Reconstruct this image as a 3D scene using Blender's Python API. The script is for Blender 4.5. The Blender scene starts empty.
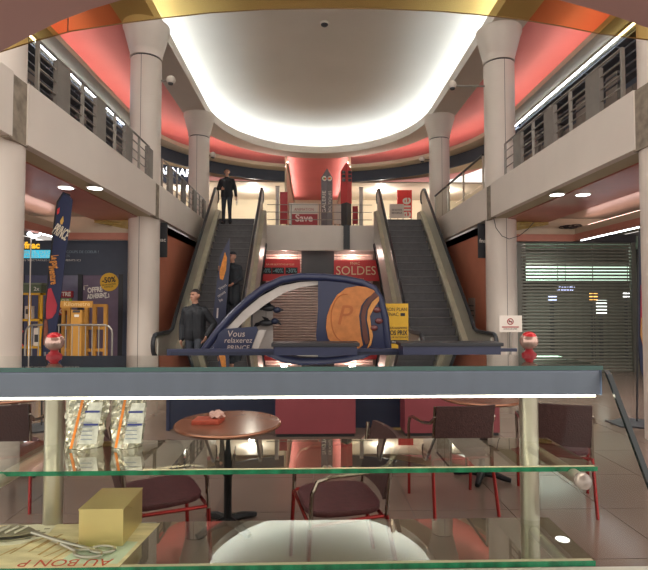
import bpy, bmesh, math, random
from mathutils import Vector, Matrix
random.seed(7)
PI = math.pi
sc = bpy.context.scene
C = sc.collection

# ------------------------------------------------------------------ camera
CAMZ = 1.6
F = 500.0
YAW, PITCH = math.radians(1.49), math.radians(1.95)
cam = bpy.data.cameras.new('camera')
cam.sensor_fit = 'HORIZONTAL'; cam.sensor_width = 36; cam.lens = 36 * F / 648
cam.clip_start = 0.05; cam.clip_end = 200
camo = bpy.data.objects.new('camera', cam); C.objects.link(camo)
camo.location = (0, 0, CAMZ)
camo.rotation_euler = (PI / 2 + PITCH, 0, -YAW)
sc.camera = camo
# ------------------------------------------------------------------ world, exposure
w = bpy.data.worlds.new('world'); sc.world = w; w.use_nodes = True
w.node_tree.nodes['Background'].inputs[0].default_value = (1.0, 0.93, 0.86, 1)
w.node_tree.nodes['Background'].inputs[1].default_value = 1.0
sc.view_settings.view_transform = 'Standard'
sc.view_settings.look = 'None'
sc.view_settings.exposure = 0.92
sc.view_settings.gamma = 1.0
sc.view_settings.use_curve_mapping = False
sc.cycles.transparent_max_bounces = 24
sc.cycles.max_bounces = 8

AX = 0.29            # atrium axis
FL2 = 4.13           # upper floor level

# ------------------------------------------------------------------ pixel rays
_R = camo.rotation_euler.to_matrix()
def ray(px, py): return _R @ Vector((px - 324, 285 - py, -F))
def at_y(px, py, y): r = ray(px, py); t = y / r.y; return Vector((r.x * t, y, CAMZ + r.z * t))
def at_z(px, py, z): r = ray(px, py); t = (z - CAMZ) / r.z; return Vector((r.x * t, r.y * t, z))
def at_x(px, py, x): r = ray(px, py); t = x / r.x; return Vector((x, r.y * t, CAMZ + r.z * t))

# ------------------------------------------------------------------ materials
def lin(h):
    if isinstance(h, str):
        h = h.lstrip('#'); v = [int(h[i:i + 2], 16) / 255 for i in (0, 2, 4)]
    else: v = h
    return tuple(x / 12.92 if x <= 0.04045 else ((x + 0.055) / 1.055) ** 2.4 for x in v)
MATS = {}
def mat(name, col, rough=0.6, metal=0.0, var=0.08, scale=6.0, bump=0.0, bscale=40.0, emit=None, estr=0.0, spec=0.5, stretch=None):
    if name in MATS: return MATS[name]
    m = bpy.data.materials.new(name); m.use_nodes = True; MATS[name] = m
    nt = m.node_tree; b = nt.nodes['Principled BSDF']
    c = lin(col)
    tc = nt.nodes.new('ShaderNodeTexCoord'); src = tc.outputs['Object']
    if stretch:
        mp = nt.nodes.new('ShaderNodeMapping'); mp.inputs['Scale'].default_value = stretch
        nt.links.new(src, mp.inputs['Vector']); src = mp.outputs['Vector']
    if var > 0:
        n = nt.nodes.new('ShaderNodeTexNoise'); n.inputs['Scale'].default_value = scale; n.inputs['Detail'].default_value = 5
        nt.links.new(src, n.inputs['Vector'])
        r = nt.nodes.new('ShaderNodeValToRGB')
        r.color_ramp.elements[0].position = 0.3; r.color_ramp.elements[1].position = 0.7
        r.color_ramp.elements[0].color = tuple(x * (1 - var) for x in c) + (1,)
        r.color_ramp.elements[1].color = tuple(min(1, x * (1 + var)) for x in c) + (1,)
        nt.links.new(n.outputs['Fac'], r.inputs['Fac']); nt.links.new(r.outputs['Color'], b.inputs['Base Color'])
    else: b.inputs['Base Color'].default_value = c + (1,)
    b.inputs['Roughness'].default_value = rough; b.inputs['Metallic'].default_value = metal
    b.inputs['Specular IOR Level'].default_value = spec
    if bump > 0:
        n2 = nt.nodes.new('ShaderNodeTexNoise'); n2.inputs['Scale'].default_value = bscale
        nt.links.new(src, n2.inputs['Vector'])
        bp = nt.nodes.new('ShaderNodeBump'); bp.inputs['Strength'].default_value = bump; bp.inputs['Distance'].default_value = 0.01
        nt.links.new(n2.outputs['Fac'], bp.inputs['Height']); nt.links.new(bp.outputs['Normal'], b.inputs['Normal'])
    if emit is not None:
        b.inputs['Emission Color'].default_value = lin(emit) + (1,); b.inputs['Emission Strength'].default_value = estr
    return m
def glass(name, tint, refl=1.0, rough=0.0, dens=1.0, ior=1.5):
    """thin clear sheet: tinted see-through plus mirror reflection growing towards grazing angles"""
    if name in MATS: return MATS[name]
    m = bpy.data.materials.new(name); m.use_nodes = True; MATS[name] = m
    nt = m.node_tree; nt.nodes.clear()
    o = nt.nodes.new('ShaderNodeOutputMaterial'); mx = nt.nodes.new('ShaderNodeMixShader')
    t = nt.nodes.new('ShaderNodeBsdfTransparent'); t.inputs[0].default_value = lin(tint) + (1,)
    g = nt.nodes.new('ShaderNodeBsdfGlossy'); g.inputs[1].default_value = rough; g.inputs[0].default_value = (0.95, 0.97, 0.95, 1)
    f = nt.nodes.new('ShaderNodeFresnel'); f.inputs[0].default_value = ior
    mm = nt.nodes.new('ShaderNodeMath'); mm.operation = 'MULTIPLY'; mm.inputs[1].default_value = refl; mm.use_clamp = True
    ge = nt.nodes.new('ShaderNodeNewGeometry'); iv = nt.nodes.new('ShaderNodeMath'); iv.operation = 'SUBTRACT'; iv.inputs[0].default_value = 1.0
    nt.links.new(ge.outputs['Backfacing'], iv.inputs[1])
    m2 = nt.nodes.new('ShaderNodeMath'); m2.operation = 'MULTIPLY'
    nt.links.new(f.outputs[0], mm.inputs[0]); nt.links.new(mm.outputs[0], m2.inputs[0]); nt.links.new(iv.outputs[0], m2.inputs[1]); nt.links.new(m2.outputs[0], mx.inputs[0])
    nt.links.new(t.outputs[0], mx.inputs[1]); nt.links.new(g.outputs[0], mx.inputs[2]); nt.links.new(mx.outputs[0], o.inputs[0])
    return m
def emis(name, col, s):
    return mat(name, col, var=0, emit=col, estr=s)

white = mat('white_paint', '#d9cfc4', 0.55, var=0.03, scale=1.5)
colm = mat('column_white', '#d8cdc2', 0.45, var=0.03, scale=1.2)
cream = mat('cream_paint', '#d2c6ae', 0.6, var=0.03, scale=2)
beige = mat('beige_soffit', '#b3a789', 0.6, var=0.04, scale=2)
domeM = mat('dome_plaster', '#d5ccc0', 0.75, var=0.03, scale=0.7)
pink = mat('coral_ceiling', '#dc8583', 0.55, var=0.05, scale=0.8)
pinkg = mat('coral_gloss_ceiling', '#b56e62', 0.28, var=0.12, scale=1.5)
salmon = mat('salmon_paint', '#c98a78', 0.6, var=0.05)
orangew = mat('terracotta_wall', '#c47c62', 0.5, var=0.08, scale=1.2)
tileM = mat('stone_tile', '#7d6a60', 0.15, var=0.05, scale=2)
groutM = mat('grout', '#6b5f58', 0.7)
upfloor = mat('upper_floor', '#9a8a7c', 0.3)
darknavy = mat('dark_facade', '#3d4454', 0.5, var=0.06)
dgrey = mat('dark_grey', '#3c3d42', 0.5)
black = mat('black_paint', '#24252a', 0.45, var=0.1)
rubber = mat('black_rubber', '#2a2c30', 0.35, var=0.1)
railg = mat('grey_metal', '#8d877f', 0.45, 0.4, var=0.06)
pier = mat('grey_pier', '#77716a', 0.6, var=0.08)
steel = mat('brushed_steel', '#b9b5aa', 0.32, 0.85, var=0.08, scale=12, stretch=(1, 1, 8))
skirt = mat('escalator_skirt', '#958f80', 0.38, 0.3, var=0.08)
chrome = mat('chrome', '#d8d4cc', 0.12, 1.0, var=0.03)
stepM = mat('step_metal', '#454344', 0.45, 0.5, var=0.12, scale=10)
riserM = mat('riser_metal', '#504e50', 0.5, 0.4, var=0.12, scale=10)
concrete = mat('raw_concrete', '#8b8071', 0.9, var=0.3, scale=9, bump=0.6, bscale=25)
alum = mat('anodised_aluminium', '#7c859a', 0.42, 0.5, var=0.04, scale=3, stretch=(8, 1, 1))
postm = mat('satin_post', '#c5bfb0', 0.28, 0.75, var=0.05)
gshelf = glass('shelf_glass', '#eef3ea', 2.3, ior=1.55)
gedge = mat('shelf_glass_edge', '#22825c', 0.1, var=0.45, scale=5, stretch=(4, 1, 1))
gtop = glass('top_glass', '#a0aaa8', 1.6, ior=1.5)
gtopedge = mat('top_glass_edge', '#24534c', 0.15, var=0.2)
gfront = glass('front_glass', '#f4f5f2', 0.15)
gedark = mat('front_glass_edge', '#182122', 0.2)
amber = glass('amber_glass', '#f3e4ba', 0.6)
mauve = mat('mauve_canopy', '#bd9a95', 0.5, var=0.04, scale=1.5)
navy = mat('navy_vinyl', '#272d4a', 0.35, var=0.06)
navyd = mat('navy_panel', '#1f2740', 0.45, var=0.06)
maroon = mat('maroon_panel', '#8a3f48', 0.45, var=0.06)
red = mat('red_print', '#cc3a3c', 0.5, var=0.05)
redd = mat('dark_red', '#a52a33', 0.5, var=0.05)
yellow = mat('yellow_print', '#e0b030', 0.55, var=0.04)
yellowm = mat('yellow_metal', '#d6a018', 0.4, var=0.06)
wood = mat('orange_wood', '#c08a3a', 0.55, var=0.18, scale=5, stretch=(1, 1, 0.15))
wtxt = mat('white_print', '#e6e0d6', 0.6, var=0)
btxt = mat('black_print', '#26262a', 0.6, var=0)
cyan = mat('cyan_lit_print', '#45b8d0', 0.5, var=0.05, emit='#45b8d0', estr=0.5)
cream_ink = mat('cream_ink', '#ead8b0', .6, var=0)
LEDw = emis('led_cool_white', '#eef6ff', 9.0)
LEDcove = emis('led_cove_white', '#e2f4ff', 17.0)
LEDp = emis('led_pink_white', '#ffe2d8', 7.5)
LEDc = emis('counter_led', '#fff4dc', 9.0)
LEDu = emis('under_gallery_led', '#ffd0c4', 4.0)
lampm = emis('lamp_face', '#ffffff', 4.0)

# ------------------------------------------------------------------ mesh builder
class MB:
    def __init__(s): s.v = []; s.f = []; s.mi = []
    def add(s, vs, fs, m=0):
        o = len(s.v); s.v += [tuple(x) for x in vs]; s.f += [tuple(i + o for i in f) for f in fs]; s.mi += [m] * len(fs); return s
    def box(s, a, b, m=0):
        (x0, y0, z0), (x1, y1, z1) = a, b
        vs = [(x0, y0, z0), (x1, y0, z0), (x1, y1, z0), (x0, y1, z0), (x0, y0, z1), (x1, y0, z1), (x1, y1, z1), (x0, y1, z1)]
        return s.add(vs, [(3, 2, 1, 0), (4, 5, 6, 7), (0, 1, 5, 4), (1, 2, 6, 5), (2, 3, 7, 6), (3, 0, 4, 7)], m)
    def cbox(s, c, d, m=0): return s.box([c[i] - d[i] / 2 for i in range(3)], [c[i] + d[i] / 2 for i in range(3)], m)
    def prism(s, pts, ext, m=0):
        """closed outline (list of 3-D points) pushed along ext"""
        n = len(pts); e = Vector(ext); p = [Vector(q) for q in pts]
        s.add(p + [q + e for q in p], [tuple(range(n - 1, -1, -1)), tuple(range(n, 2 * n))] + [(i, (i + 1) % n, n + (i + 1) % n, n + i) for i in range(n)], m)
        return s
    def tube(s, path, r, n=8, m=0, closed=False, caps=True):
        P = [Vector(p) for p in path]; L = len(P)
        rs = r if isinstance(r, (list, tuple)) else [r] * L
        rings = []; up = None
        for i in range(L):
            if closed: t = (P[(i + 1) % L] - P[i - 1])
            else: t = (P[min(i + 1, L - 1)] - P[max(i - 1, 0)])
            t.normalize()
            if up is None:
                a = Vector((0, 0, 1)) if abs(t.z) < 0.9 else Vector((1, 0, 0))
                up = (a - t * a.dot(t)).normalized()
            else:
                up = up - t * up.dot(t)
                up = up.normalized() if up.length > 1e-6 else Vector((1, 0, 0))
            sd = t.cross(up)
            rings.append([P[i] + (up * math.cos(2 * PI * k / n) + sd * math.sin(2 * PI * k / n)) * rs[i] for k in range(n)])
        vs = [q for g in rings for q in g]; fs = []
        for i in range(L if closed else L - 1):
            j = (i + 1) % L
            for k in range(n): fs.append((i * n + k, i * n + (k + 1) % n, j * n + (k + 1) % n, j * n + k))
        if caps and not closed: fs += [tuple(range(n - 1, -1, -1)), tuple((L - 1) * n + k for k in range(n))]
        return s.add(vs, fs, m)
    def lathe(s, prof, c=(0, 0, 0), n=24, m=0):
        """prof = [(r, z)] bottom to top round a vertical axis at c"""
        vs = []; fs = []; L = len(prof)
        for r, z in prof:
            for k in range(n): vs.append((c[0] + r * math.cos(2 * PI * k / n), c[1] + r * math.sin(2 * PI * k / n), c[2] + z))
        for i in range(L - 1):
            for k in range(n): fs.append((i * n + k, i * n + (k + 1) % n, (i + 1) * n + (k + 1) % n, (i + 1) * n + k))
        fs += [tuple(range(n - 1, -1, -1)), tuple((L - 1) * n + k for k in range(n))]
        return s.add(vs, fs, m)
    def ball(s, c, r, n=16, m=0, sq=(1, 1, 1)):
        h = n // 2; vs = [(c[0], c[1], c[2] - r * sq[2])]; fs = []
        for i in range(1, h):
            a = -PI / 2 + PI * i / h
            for k in range(n):
                b = 2 * PI * k / n
                vs.append((c[0] + r * sq[0] * math.cos(a) * math.cos(b), c[1] + r * sq[1] * math.cos(a) * math.sin(b), c[2] + r * sq[2] * math.sin(a)))
        vs.append((c[0], c[1], c[2] + r * sq[2])); T = len(vs) - 1
        for k in range(n):
            fs.append((0, 1 + (k + 1) % n, 1 + k)); fs.append((T, 1 + (h - 2) * n + k, 1 + (h - 2) * n + (k + 1) % n))
            for i in range(h - 2): fs.append((1 + i * n + k, 1 + i * n + (k + 1) % n, 1 + (i + 1) * n + (k + 1) % n, 1 + (i + 1) * n + k))
        return s.add(vs, fs, m)
    def annulus(s, A, B, z0, z1, m=0, closed=True):
        """slab between two plan outlines of equal length"""
        n = len(A); vs = [(x, y, z0) for x, y in A] + [(x, y, z0) for x, y in B] + [(x, y, z1) for x, y in A] + [(x, y, z1) for x, y in B]
        fs = []
        for i in range(n if closed else n - 1):
            j = (i + 1) % n
            fs += [(i, j, n + j, n + i), (2 * n + i, 3 * n + i, 3 * n + j, 2 * n + j), (i, 2 * n + i, 2 * n + j, j), (n + i, n + j, 3 * n + j, 3 * n + i)]
        if not closed: fs += [(0, n, 3 * n, 2 * n), (n - 1, 3 * n - 1, 4 * n - 1, 2 * n - 1)]
        return s.add(vs, fs, m)
    def build(s, name, mats, parent=None, smooth=False, local=False, bevel=0.0):
        me = bpy.data.meshes.new(name)
        off = Vector((0, 0, 0))
        if parent is not None and not local:
            p = parent
            while p is not None: off += p.location; p = p.parent
        me.from_pydata([tuple(Vector(q) - off) for q in s.v], [], s.f)
        if not isinstance(mats, (list, tuple)): mats = [mats]
        for q in mats: me.materials.append(q)
        for i, p in enumerate(me.polygons): p.material_index = s.mi[i]
        me.validate(); me.update()
        bm = bmesh.new(); bm.from_mesh(me); bmesh.ops.recalc_face_normals(bm, faces=bm.faces)
        if bevel > 0:
            bmesh.ops.remove_doubles(bm, verts=bm.verts, dist=1e-5)
            bmesh.ops.bevel(bm, geom=[e for e in bm.edges if len(e.link_faces) == 2 and e.calc_face_angle(0) > 0.6], offset=bevel, segments=2, affect='EDGES', profile=0.6)
        bm.to_mesh(me); bm.free()
        if smooth:
            for p in me.polygons: p.use_smooth = True
            try: me.set_sharp_from_angle(angle=math.radians(40))
            except Exception: pass
        o = bpy.data.objects.new(name, me); C.objects.link(o)
        if parent is not None: o.parent = parent
        return o
def tag(o, label, cat, group=None):
    o['label'] = label; o['category'] = cat
    if group: o['group'] = group
    return o
def struct(o):
    o['kind'] = 'structure'; return o
def thing(name, label, cat, loc=(0, 0, 0), rz=0, group=None):
    o = bpy.data.objects.new(name, None); C.objects.link(o); o.location = loc; o.rotation_euler = (0, 0, rz); o.empty_display_size = 0.1
    return tag(o, label, cat, group)
def dup(root, loc, rz, label, group=None):
    r = root.copy(); C.objects.link(r); r.location = loc; r.rotation_euler = (0, 0, rz); r['label'] = label
    if group: r['group'] = group
    for ch in list(root.children):
        c = ch.copy(); C.objects.link(c); c.parent = r
        for g in ch.children:
            d = g.copy(); C.objects.link(d); d.parent = c
    return r
def share(me, name, parent, loc=(0, 0, 0), rz=0):
    o = bpy.data.objects.new(name, me); C.objects.link(o); o.parent = parent; o.location = loc; o.rotation_euler = (0, 0, rz); return o
def text(name, body, size, loc, mt, parent=None, rot=(PI / 2, 0, 0), ext=0.002, align='CENTER', shear=0.0, width=None, kind=None, bold=0.0):
    """flat lettering as a mesh; loc = middle of the words in world space (or parent's space when it is turned)"""
    cu = bpy.data.curves.new(name, 'FONT'); cu.body = body; cu.size = size; cu.extrude = ext; cu.align_x = align; cu.align_y = 'CENTER'; cu.shear = shear
    cu.resolution_u = 3; cu.offset = bold
    t = bpy.data.objects.new(name, cu); C.objects.link(t)
    dg = bpy.context.evaluated_depsgraph_get(); me = bpy.data.meshes.new_from_object(t.evaluated_get(dg))
    bpy.data.objects.remove(t); bpy.data.curves.remove(cu)
    if width and len(me.vertices):
        xs = [q.co.x for q in me.vertices]; k = width / max(1e-6, max(xs) - min(xs)); cx = (max(xs) + min(xs)) / 2
        for q in me.vertices: q.co.x = (q.co.x - cx) * k
    me.materials.clear(); me.materials.append(mt)
    o = bpy.data.objects.new(name, me); C.objects.link(o)
    off = Vector((0, 0, 0)); p = parent
    while p is not None: off += p.location; p = p.parent
    o.location = Vector(loc) - off; o.rotation_euler = rot
    if parent is not None: o.parent = parent
    return o
def poly(pts, y, thick, mt, name, parent):
    """outline given as photo pixels on the plane y, given thickness backwards"""
    return MB().prism([at_y(a, b, y) for a, b in pts], (0, thick, 0)).build(name, mt, parent)
def arc(c, r, a0, a1, n, plane='yz', x=0):
    out = []
    for i in range(n + 1):
        a = a0 + (a1 - a0) * i / n
        out.append((x, c[0] + r * math.cos(a), c[1] + r * math.sin(a)))
    return out
def mp(name, mt, parent, smooth=False, bevel=0.0, **k):
    return None
def stadium(h, y0, y1, bn, bf, n=28):
    out = []
    for i in range(n + 1):
        a = PI * i / n; out.append((AX + h * math.cos(a), y1 + bf * math.sin(a)))
    for i in range(n + 1):
        a = PI + PI * i / n; out.append((AX + h * math.cos(a), y0 + bn * math.sin(a)))
    return out

# ================================================================== STRUCTURE
# ---- ground floor: base slab and separate stone tiles where they can be told apart
fb = struct(MB().box((-12, -4, -0.2), (12.5, 32, -0.006)).build('floor', groutM))
tm = MB().box((-0.372, -0.372, -0.02), (0.372, 0.372, 0.0)).build('tile', tileM, fb)
tm.location = (-2.6, 2.75, 0); k = 0
for i in range(14):
    for j in range(13):
        if i == 0 and j == 0: continue
        share(tm.data, 'tile', fb, (-2.6 + i * 0.75, 2.75 + j * 0.75, 0))
struct(MB().box((-12, -4, -0.006), (-2.975, 32, 0.0)).box((7.525, -4, -0.006), (12.5, 32, 0.0)).box((-2.975, 12.125, -0.006), (7.525, 32, 0)).box((-2.975, -4, -0.006), (7.525, 2.375, 0)).build('floor_beyond_tiles', tileM))
# ---- upper floor slabs
for nm, a, b in (('floor_gallery_left', (AX - 8.5, 4, 3.5), (AX - 3.6, 16.6, FL2)), ('floor_gallery_right', (AX + 3.6, 4, 3.5), (AX + 8.5, 16.6, FL2)), ('floor_gallery_rear', (AX - 8.5, 16.62, 3.4), (AX + 8.5, 34, FL2))):
    struct(MB().box(a, b).build(nm, upfloor))
# white slab edges (fascia) in sections, broken at the columns
n = 0
for s in (-1, 1):
    xf = AX + s * 3.57
    for (y0, y1) in ((4, 5.52), (5.82, 10.58), (10.88, 16.3)):
        n += 1
        struct(MB().box((min(xf, xf + s * 0.12), y0, 3.42), (max(xf, xf + s * 0.12), y1, FL2 + 0.01)).build('trim_%d' % n, white))
    for yc in (5.67, 10.73):    # raw concrete showing in the joints
        n += 1
        struct(MB().box((min(xf + s * .02, xf + s * 0.1), yc - 0.19, 3.40), (max(xf + s * .02, xf + s * 0.1), yc + 0.19, FL2)).build('trim_%d' % n, concrete))
n += 1
gf = struct(MB().box((AX - 1.8, 16.42, 3.3), (AX + 1.8, 16.6, FL2)).build('trim_%d' % n, white))
# beige soffit strip, glossy coral ceiling, bright recess
for s, side in ((-1, 'left'), (1, 'right')):
    def bx(mb, a, b, z0, z1, y0, y1):
        xa, xb = sorted((AX + s * a, AX + s * b)); mb.box((xa, y0, z0), (xb, y1, z1)); return mb
    struct(bx(MB(), 3.69, 3.98, 3.42, 3.48, 4, 11.3).build('ceiling_beige_strip_' + side, beige))
    struct(bx(MB(), 3.98, 5.05, 3.40, 3.48, 4, 11.3).build('ceiling_gloss_' + side, pinkg))
    bx(MB(), 5.05, 5.12, 3.40, 3.7, 4, 10.9)
    struct(bx(bx(MB(), 5.05, 6.8, 3.62, 3.68, 4, 11.3), 5.05, 5.10, 3.48, 3.64, 4, 11.3).build('ceiling_recess_' + side, pink))
    # salmon bulkhead, L-shaped: along the shop fronts and across the frontal shop
    struct(bx(bx(MB(), 5.62, 5.78, 2.97, 3.12, 4, 11.2), 3.95, 5.78, 2.97, 3.12, 11.05, 11.2).build('trim_bulkhead_' + side, salmon))
    struct(bx(bx(MB(), 5.66, 5.82, 3.12, 3.26, 4, 11.16), 4.3, 5.82, 3.12, 3.26, 11.07, 11.2).build('trim_bulkhead_ledge_' + side, cream))
    struct(bx(MB(), 3.95, 7.4, 3.26, 3.64, 11.2, 11.35).build('wall_over_shop_' + side, cream))
    t = thing('cove_light', 'pink-white strip light lying on the %s bulkhead ledge under the gallery' % side, 'strip light', (AX + s * 5.9, 6, 3.28), 0, 'cove strip lights')
    bx(MB(), 5.86, 5.94, 3.28, 3.32, 4, 10.9).build('tube', LEDu, t)
    bx(MB(), 5.85, 5.95, 3.26, 3.28, 4, 10.9).build('holder', white, t)
    # terracotta side wall beyond the middle column
    struct(bx(MB(), 3.72, 3.9, 0, 3.38, 11.4, 16.6).build('wall_terracotta_' + side, orangew))
    struct(bx(MB(), 3.72, 3.78, 3.2, 3.39, 11.4, 16.6).build('trim_terracotta_' + side, dgrey))
    # square pilaster beside the middle column
    struct(bx(MB(), 3.75, 4.32, 0, 3.4, 11.1, 11.5).build('wall_pilaster_' + side, colm))
    # wall of the side shops, upstairs front
    struct(bx(MB(), 9.0, 9.2, 0, 3.6, 4, 16).build('wall_outer_' + side, dgrey))
# LED batten under the right bulkhead, left one short
for s, side, y0, y1 in ((1, 'right', 5.2, 10.7), (-1, 'left', 9.9, 10.7)):
    xa = AX + s * 5.6
    t = thing('led_batten', 'thin white light batten along the %s shop bulkhead' % side, 'strip light', (xa, 8, 2.95), 0, 'light battens under the bulkhead')
    MB().box((xa - .012, y0, 2.935), (xa + .012, y1, 2.95)).build('tube', LEDw, t)
    MB().box((xa - .03, y0, 2.95), (xa + .03, y1, 2.97)).build('holder', white, t)

# ---- ceilings
inn = stadium(3.65, 8.0, 16.1, 3, 4.2); out = stadium(4.42, 8.0, 16.1, 3.7, 4.95)
inn2 = stadium(3.72, 8.0, 16.1, 3.07, 4.27); lip = stadium(3.55, 6.5, 16.1, 4.1, 4.1)
struct(MB().annulus(inn, out, 7.70, 7.78).annulus(stadium(4.38, 8.0, 16.1, 3.66, 4.91), out, 7.78, 8.06).annulus(inn, inn2, 7.78, 7.98).build('ceiling_ring', white, smooth=True))
# dome
mb = MB(); rings = []
N = len(inn)
levels = [(4.40, 4.97, 7.78), (4.40, 4.97, 8.34), (4.2, 4.75, 8.46), (3.7, 4.2, 8.55), (3.0, 3.4, 8.66), (2.0, 2.4, 8.78), (1.0, 1.2, 8.84)]
vs = []
for h, b, z in levels: vs += [(x, y, z) for x, y in stadium(h, 8.0, 16.1, b * .74, b)]
fs = []
for i in range(len(levels) - 1):
    for k in range(N): fs.append((i * N + k, i * N + (k + 1) % N, (i + 1) * N + (k + 1) % N, (i + 1) * N + k))
L = (len(levels) - 1) * N
h2 = N // 2
for k in range(h2 - 1): fs.append((L + k, L + k + 1, L + N - 2 - k, L + N - 1 - k)) if k + 1 <= N - 2 - k else None
mb.add(vs, fs)
struct(mb.build('ceiling', domeM, smooth=True))
# cove strip hidden on the ring ledge
ca = stadium(4.02, 8.0, 16.1, 3.35, 4.57); cb = stadium(4.1, 8.0, 16.1, 3.43, 4.65)
t = thing('cove_light', 'white strip light hidden round the oval ceiling cove', 'strip light', (AX, 20.7, 7.78), 0, 'cove strip lights')
MB().annulus(ca, cb, 7.80, 7.85).build('tube', LEDcove, t); MB().annulus(ca, cb, 7.78, 7.80).build('holder', white, t)
# coral outer ceiling
o1 = stadium(4.42, 8.0, 16.1, 3.7, 4.95); o2 = stadium(9, 8.0, 16.1, 4.0, 15)
struct(MB().annulus(o1, o2, 7.96, 8.02).build('ceiling_coral', pink))
# cream soffit, open at the rear passage
def soff(h, b, n=60, gap=1.38):
    a0 = math.acos(min(1, gap / h)); r = []; l = []
    r = [(AX + h, 4.0)] + [(AX + h * math.cos(a0 * i / n), 15.6 + b * math.sin(a0 * i / n)) for i in range(n + 1)]
    l = [(AX - h, 4.0)] + [(AX - h * math.cos(a0 * i / n), 15.6 + b * math.sin(a0 * i / n)) for i in range(n + 1)]
    return l, r
A = soff(5.78, 5.5); B = soff(6.33, 6.1); A2 = soff(5.83, 5.55); G1 = soff(5.95, 5.67); G2 = soff(6.0, 5.72); W = soff(9.0, 8.2); B2 = soff(6.40, 6.17); Bh = soff(6.28, 6.05)
for i, side in ((0, 'left'), (1, 'right')):
    struct(MB().annulus(A[i], W[i], 7.28, 7.33, closed=False).annulus(A[i], A2[i], 7.33, 7.42, closed=False).build('ceiling_soffit_' + side, cream, smooth=False))
    t = thing('cove_light', 'pink strip light along the %s coral ceiling cove' % side, 'strip light', (AX + (i * 2 - 1) * 5.97, 10, 7.33), 0, 'cove strip lights')
    MB().annulus(G1[i], G2[i], 7.35, 7.39, closed=False).build('tube', LEDp, t)
    MB().annulus(G1[i], G2[i], 7.33, 7.35, closed=False).build('holder', white, t)
    # dark shop header round the rear
    Bq = [B[i][1 + k] for k in range(0, 61)]; Bq2 = [B2[i][1 + k] for k in range(0, 61)]
    struct(MB().annulus(Bq, Bq2, 6.82, 7.28, closed=False).build('trim_header_' + side, darknavy))
# upper side shop fronts with their panels
for s, side in ((-1, 'left'), (1, 'right')):
    xw = AX + s * 6.42
    wl = struct(MB().box((min(xw, xw + s * .2), 4, FL2), (max(xw, xw + s * .2), 15.6, 7.28)).build('wall_upper_' + side, darknavy))
    pm = None
    for k in range(10):
        y = 4.2 + k * 1.25
        for nm, m_, ya, yb, za, zb, th in (('pilaster', pier, y, y + 0.42, FL2, 6.6, 0.12), ('door_panel', mat('taupe_panel', '#6f665e', 0.5), y + 0.48, y + 0.84, FL2, 6.1, 0.05), ('door_panel', MATS['taupe_panel'], y + 0.86, y + 1.22, FL2, 6.1, 0.05)):
            MB().box((min(xw, xw - s * th), ya, za), (max(xw, xw - s * th), yb, zb)).build(nm, m_, wl)
        for q in range(5):
            z = 6.25 + q * 0.2
            MB().prism([(xw, y, z), (xw - s * .14, y, z + .05), (xw - s * .14, y, z + .08), (xw, y, z + .05)], (0, 1.2, 0)).build('louvre', mat('louvre_grey', '#4a4b50', 0.5), wl)
    # light line along the top
    t = thing('light_line', 'long thin white light line above the %s upstairs shop fronts' % side, 'strip light', (xw, 10, 7.2), 0, 'upstairs light lines')
    xl = AX + s * 6.24
    MB().box((xl - .018, 4.1, 7.22), (xl + .018, 16.0, 7.245)).build('tube', LEDw, t)
    MB().box((xl - .04, 4.1, 7.245), (xl + .04, 16.0, 7.275)).build('holder', white, t)

# ---- rear upper shops and passage
for s, side in ((-1, 'left'), (1, 'right')):
    xa, xb = sorted((AX + s * 1.42, AX + s * 9))
    struct(MB().box((xa, 25.5, FL2), (xb, 25.7, 7.28)).build('wall_rear_shop_' + side, cream))
    struct(MB().box((xa, 21.8, 6.84), (xb, 25.5, 6.9)).build('ceiling_rear_shop_' + side, white))
    xp = AX + s * 1.42
    struct(MB().box((min(xp, xp - s * .08), 21.3, FL2), (max(xp, xp - s * .08), 31, 8.06)).build('wall_passage_' + side, cream))
    struct(MB().box((min(AX + s * 9, AX + s * 9.2), 15.6, FL2), (max(AX + s * 9, AX + s * 9.2), 25.7, 7.3)).build('wall_rear_end_' + side, cream))
    t = thing('cove_light', 'pink strip light in the %s edge of the rear passage ceiling' % side, 'strip light', (AX + s * 1.3, 25, 7.6), 0, 'cove strip lights')
    xq = AX + s * 1.3
    MB().box((xq - .03, 21.4, 7.60), (xq + .03, 30, 7.64)).build('tube', LEDp, t)
    MB().box((xq - .04, 21.4, 7.58), (xq + .04, 30, 7.60)).build('holder', white, t)
    for k in range(2):
        L_ = bpy.data.lights.new('rear_shop_lamp', 'POINT'); L_.energy = 70; L_.shadow_soft_size = .12; L_.color = (1, .93, .82)
        lo = bpy.data.objects.new('rear_shop_lamp', L_); C.objects.link(lo); lo.location = (AX + s * (3 + 3 * k), 23.2, 6.55)
struct(MB().box((AX - 1.5, 31, FL2), (AX + 1.5, 31.2, 8.06)).build('wall_passage_end', cream))
# ---- ground rear wall under the bridge
rw = struct(MB().box((AX - 4, 17.6, 0), (AX + 4, 17.75, 3.4)).build('wall_rear', mat('rear_wall', '#7b6f66', 0.6)))
slat = None
for s in (-1, 1):
    x0, x1 = (AX - 1.85, AX + 0.04) if s < 0 else (AX + 0.06, AX + 1.85)
    for k in range(34):
        z = 0.1 + k * 0.093
        MB().prism([(x0, 17.3, z), (x0, 17.26, z + .03), (x0, 17.26, z + .06), (x0, 17.3, z + .085)], (x1 - x0, 0, 0)).build('shutter_slat', mat('shutter_grey', '#d2bcb2', 0.35, 0.3, var=0.08), rw)
struct(MB().box((AX - 0.62, 17.1, 2.2), (AX + 0.5, 17.24, 3.38)).build('wall_black_panel', mat('black_door', '#2b2a2c', 0.4)))
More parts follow.
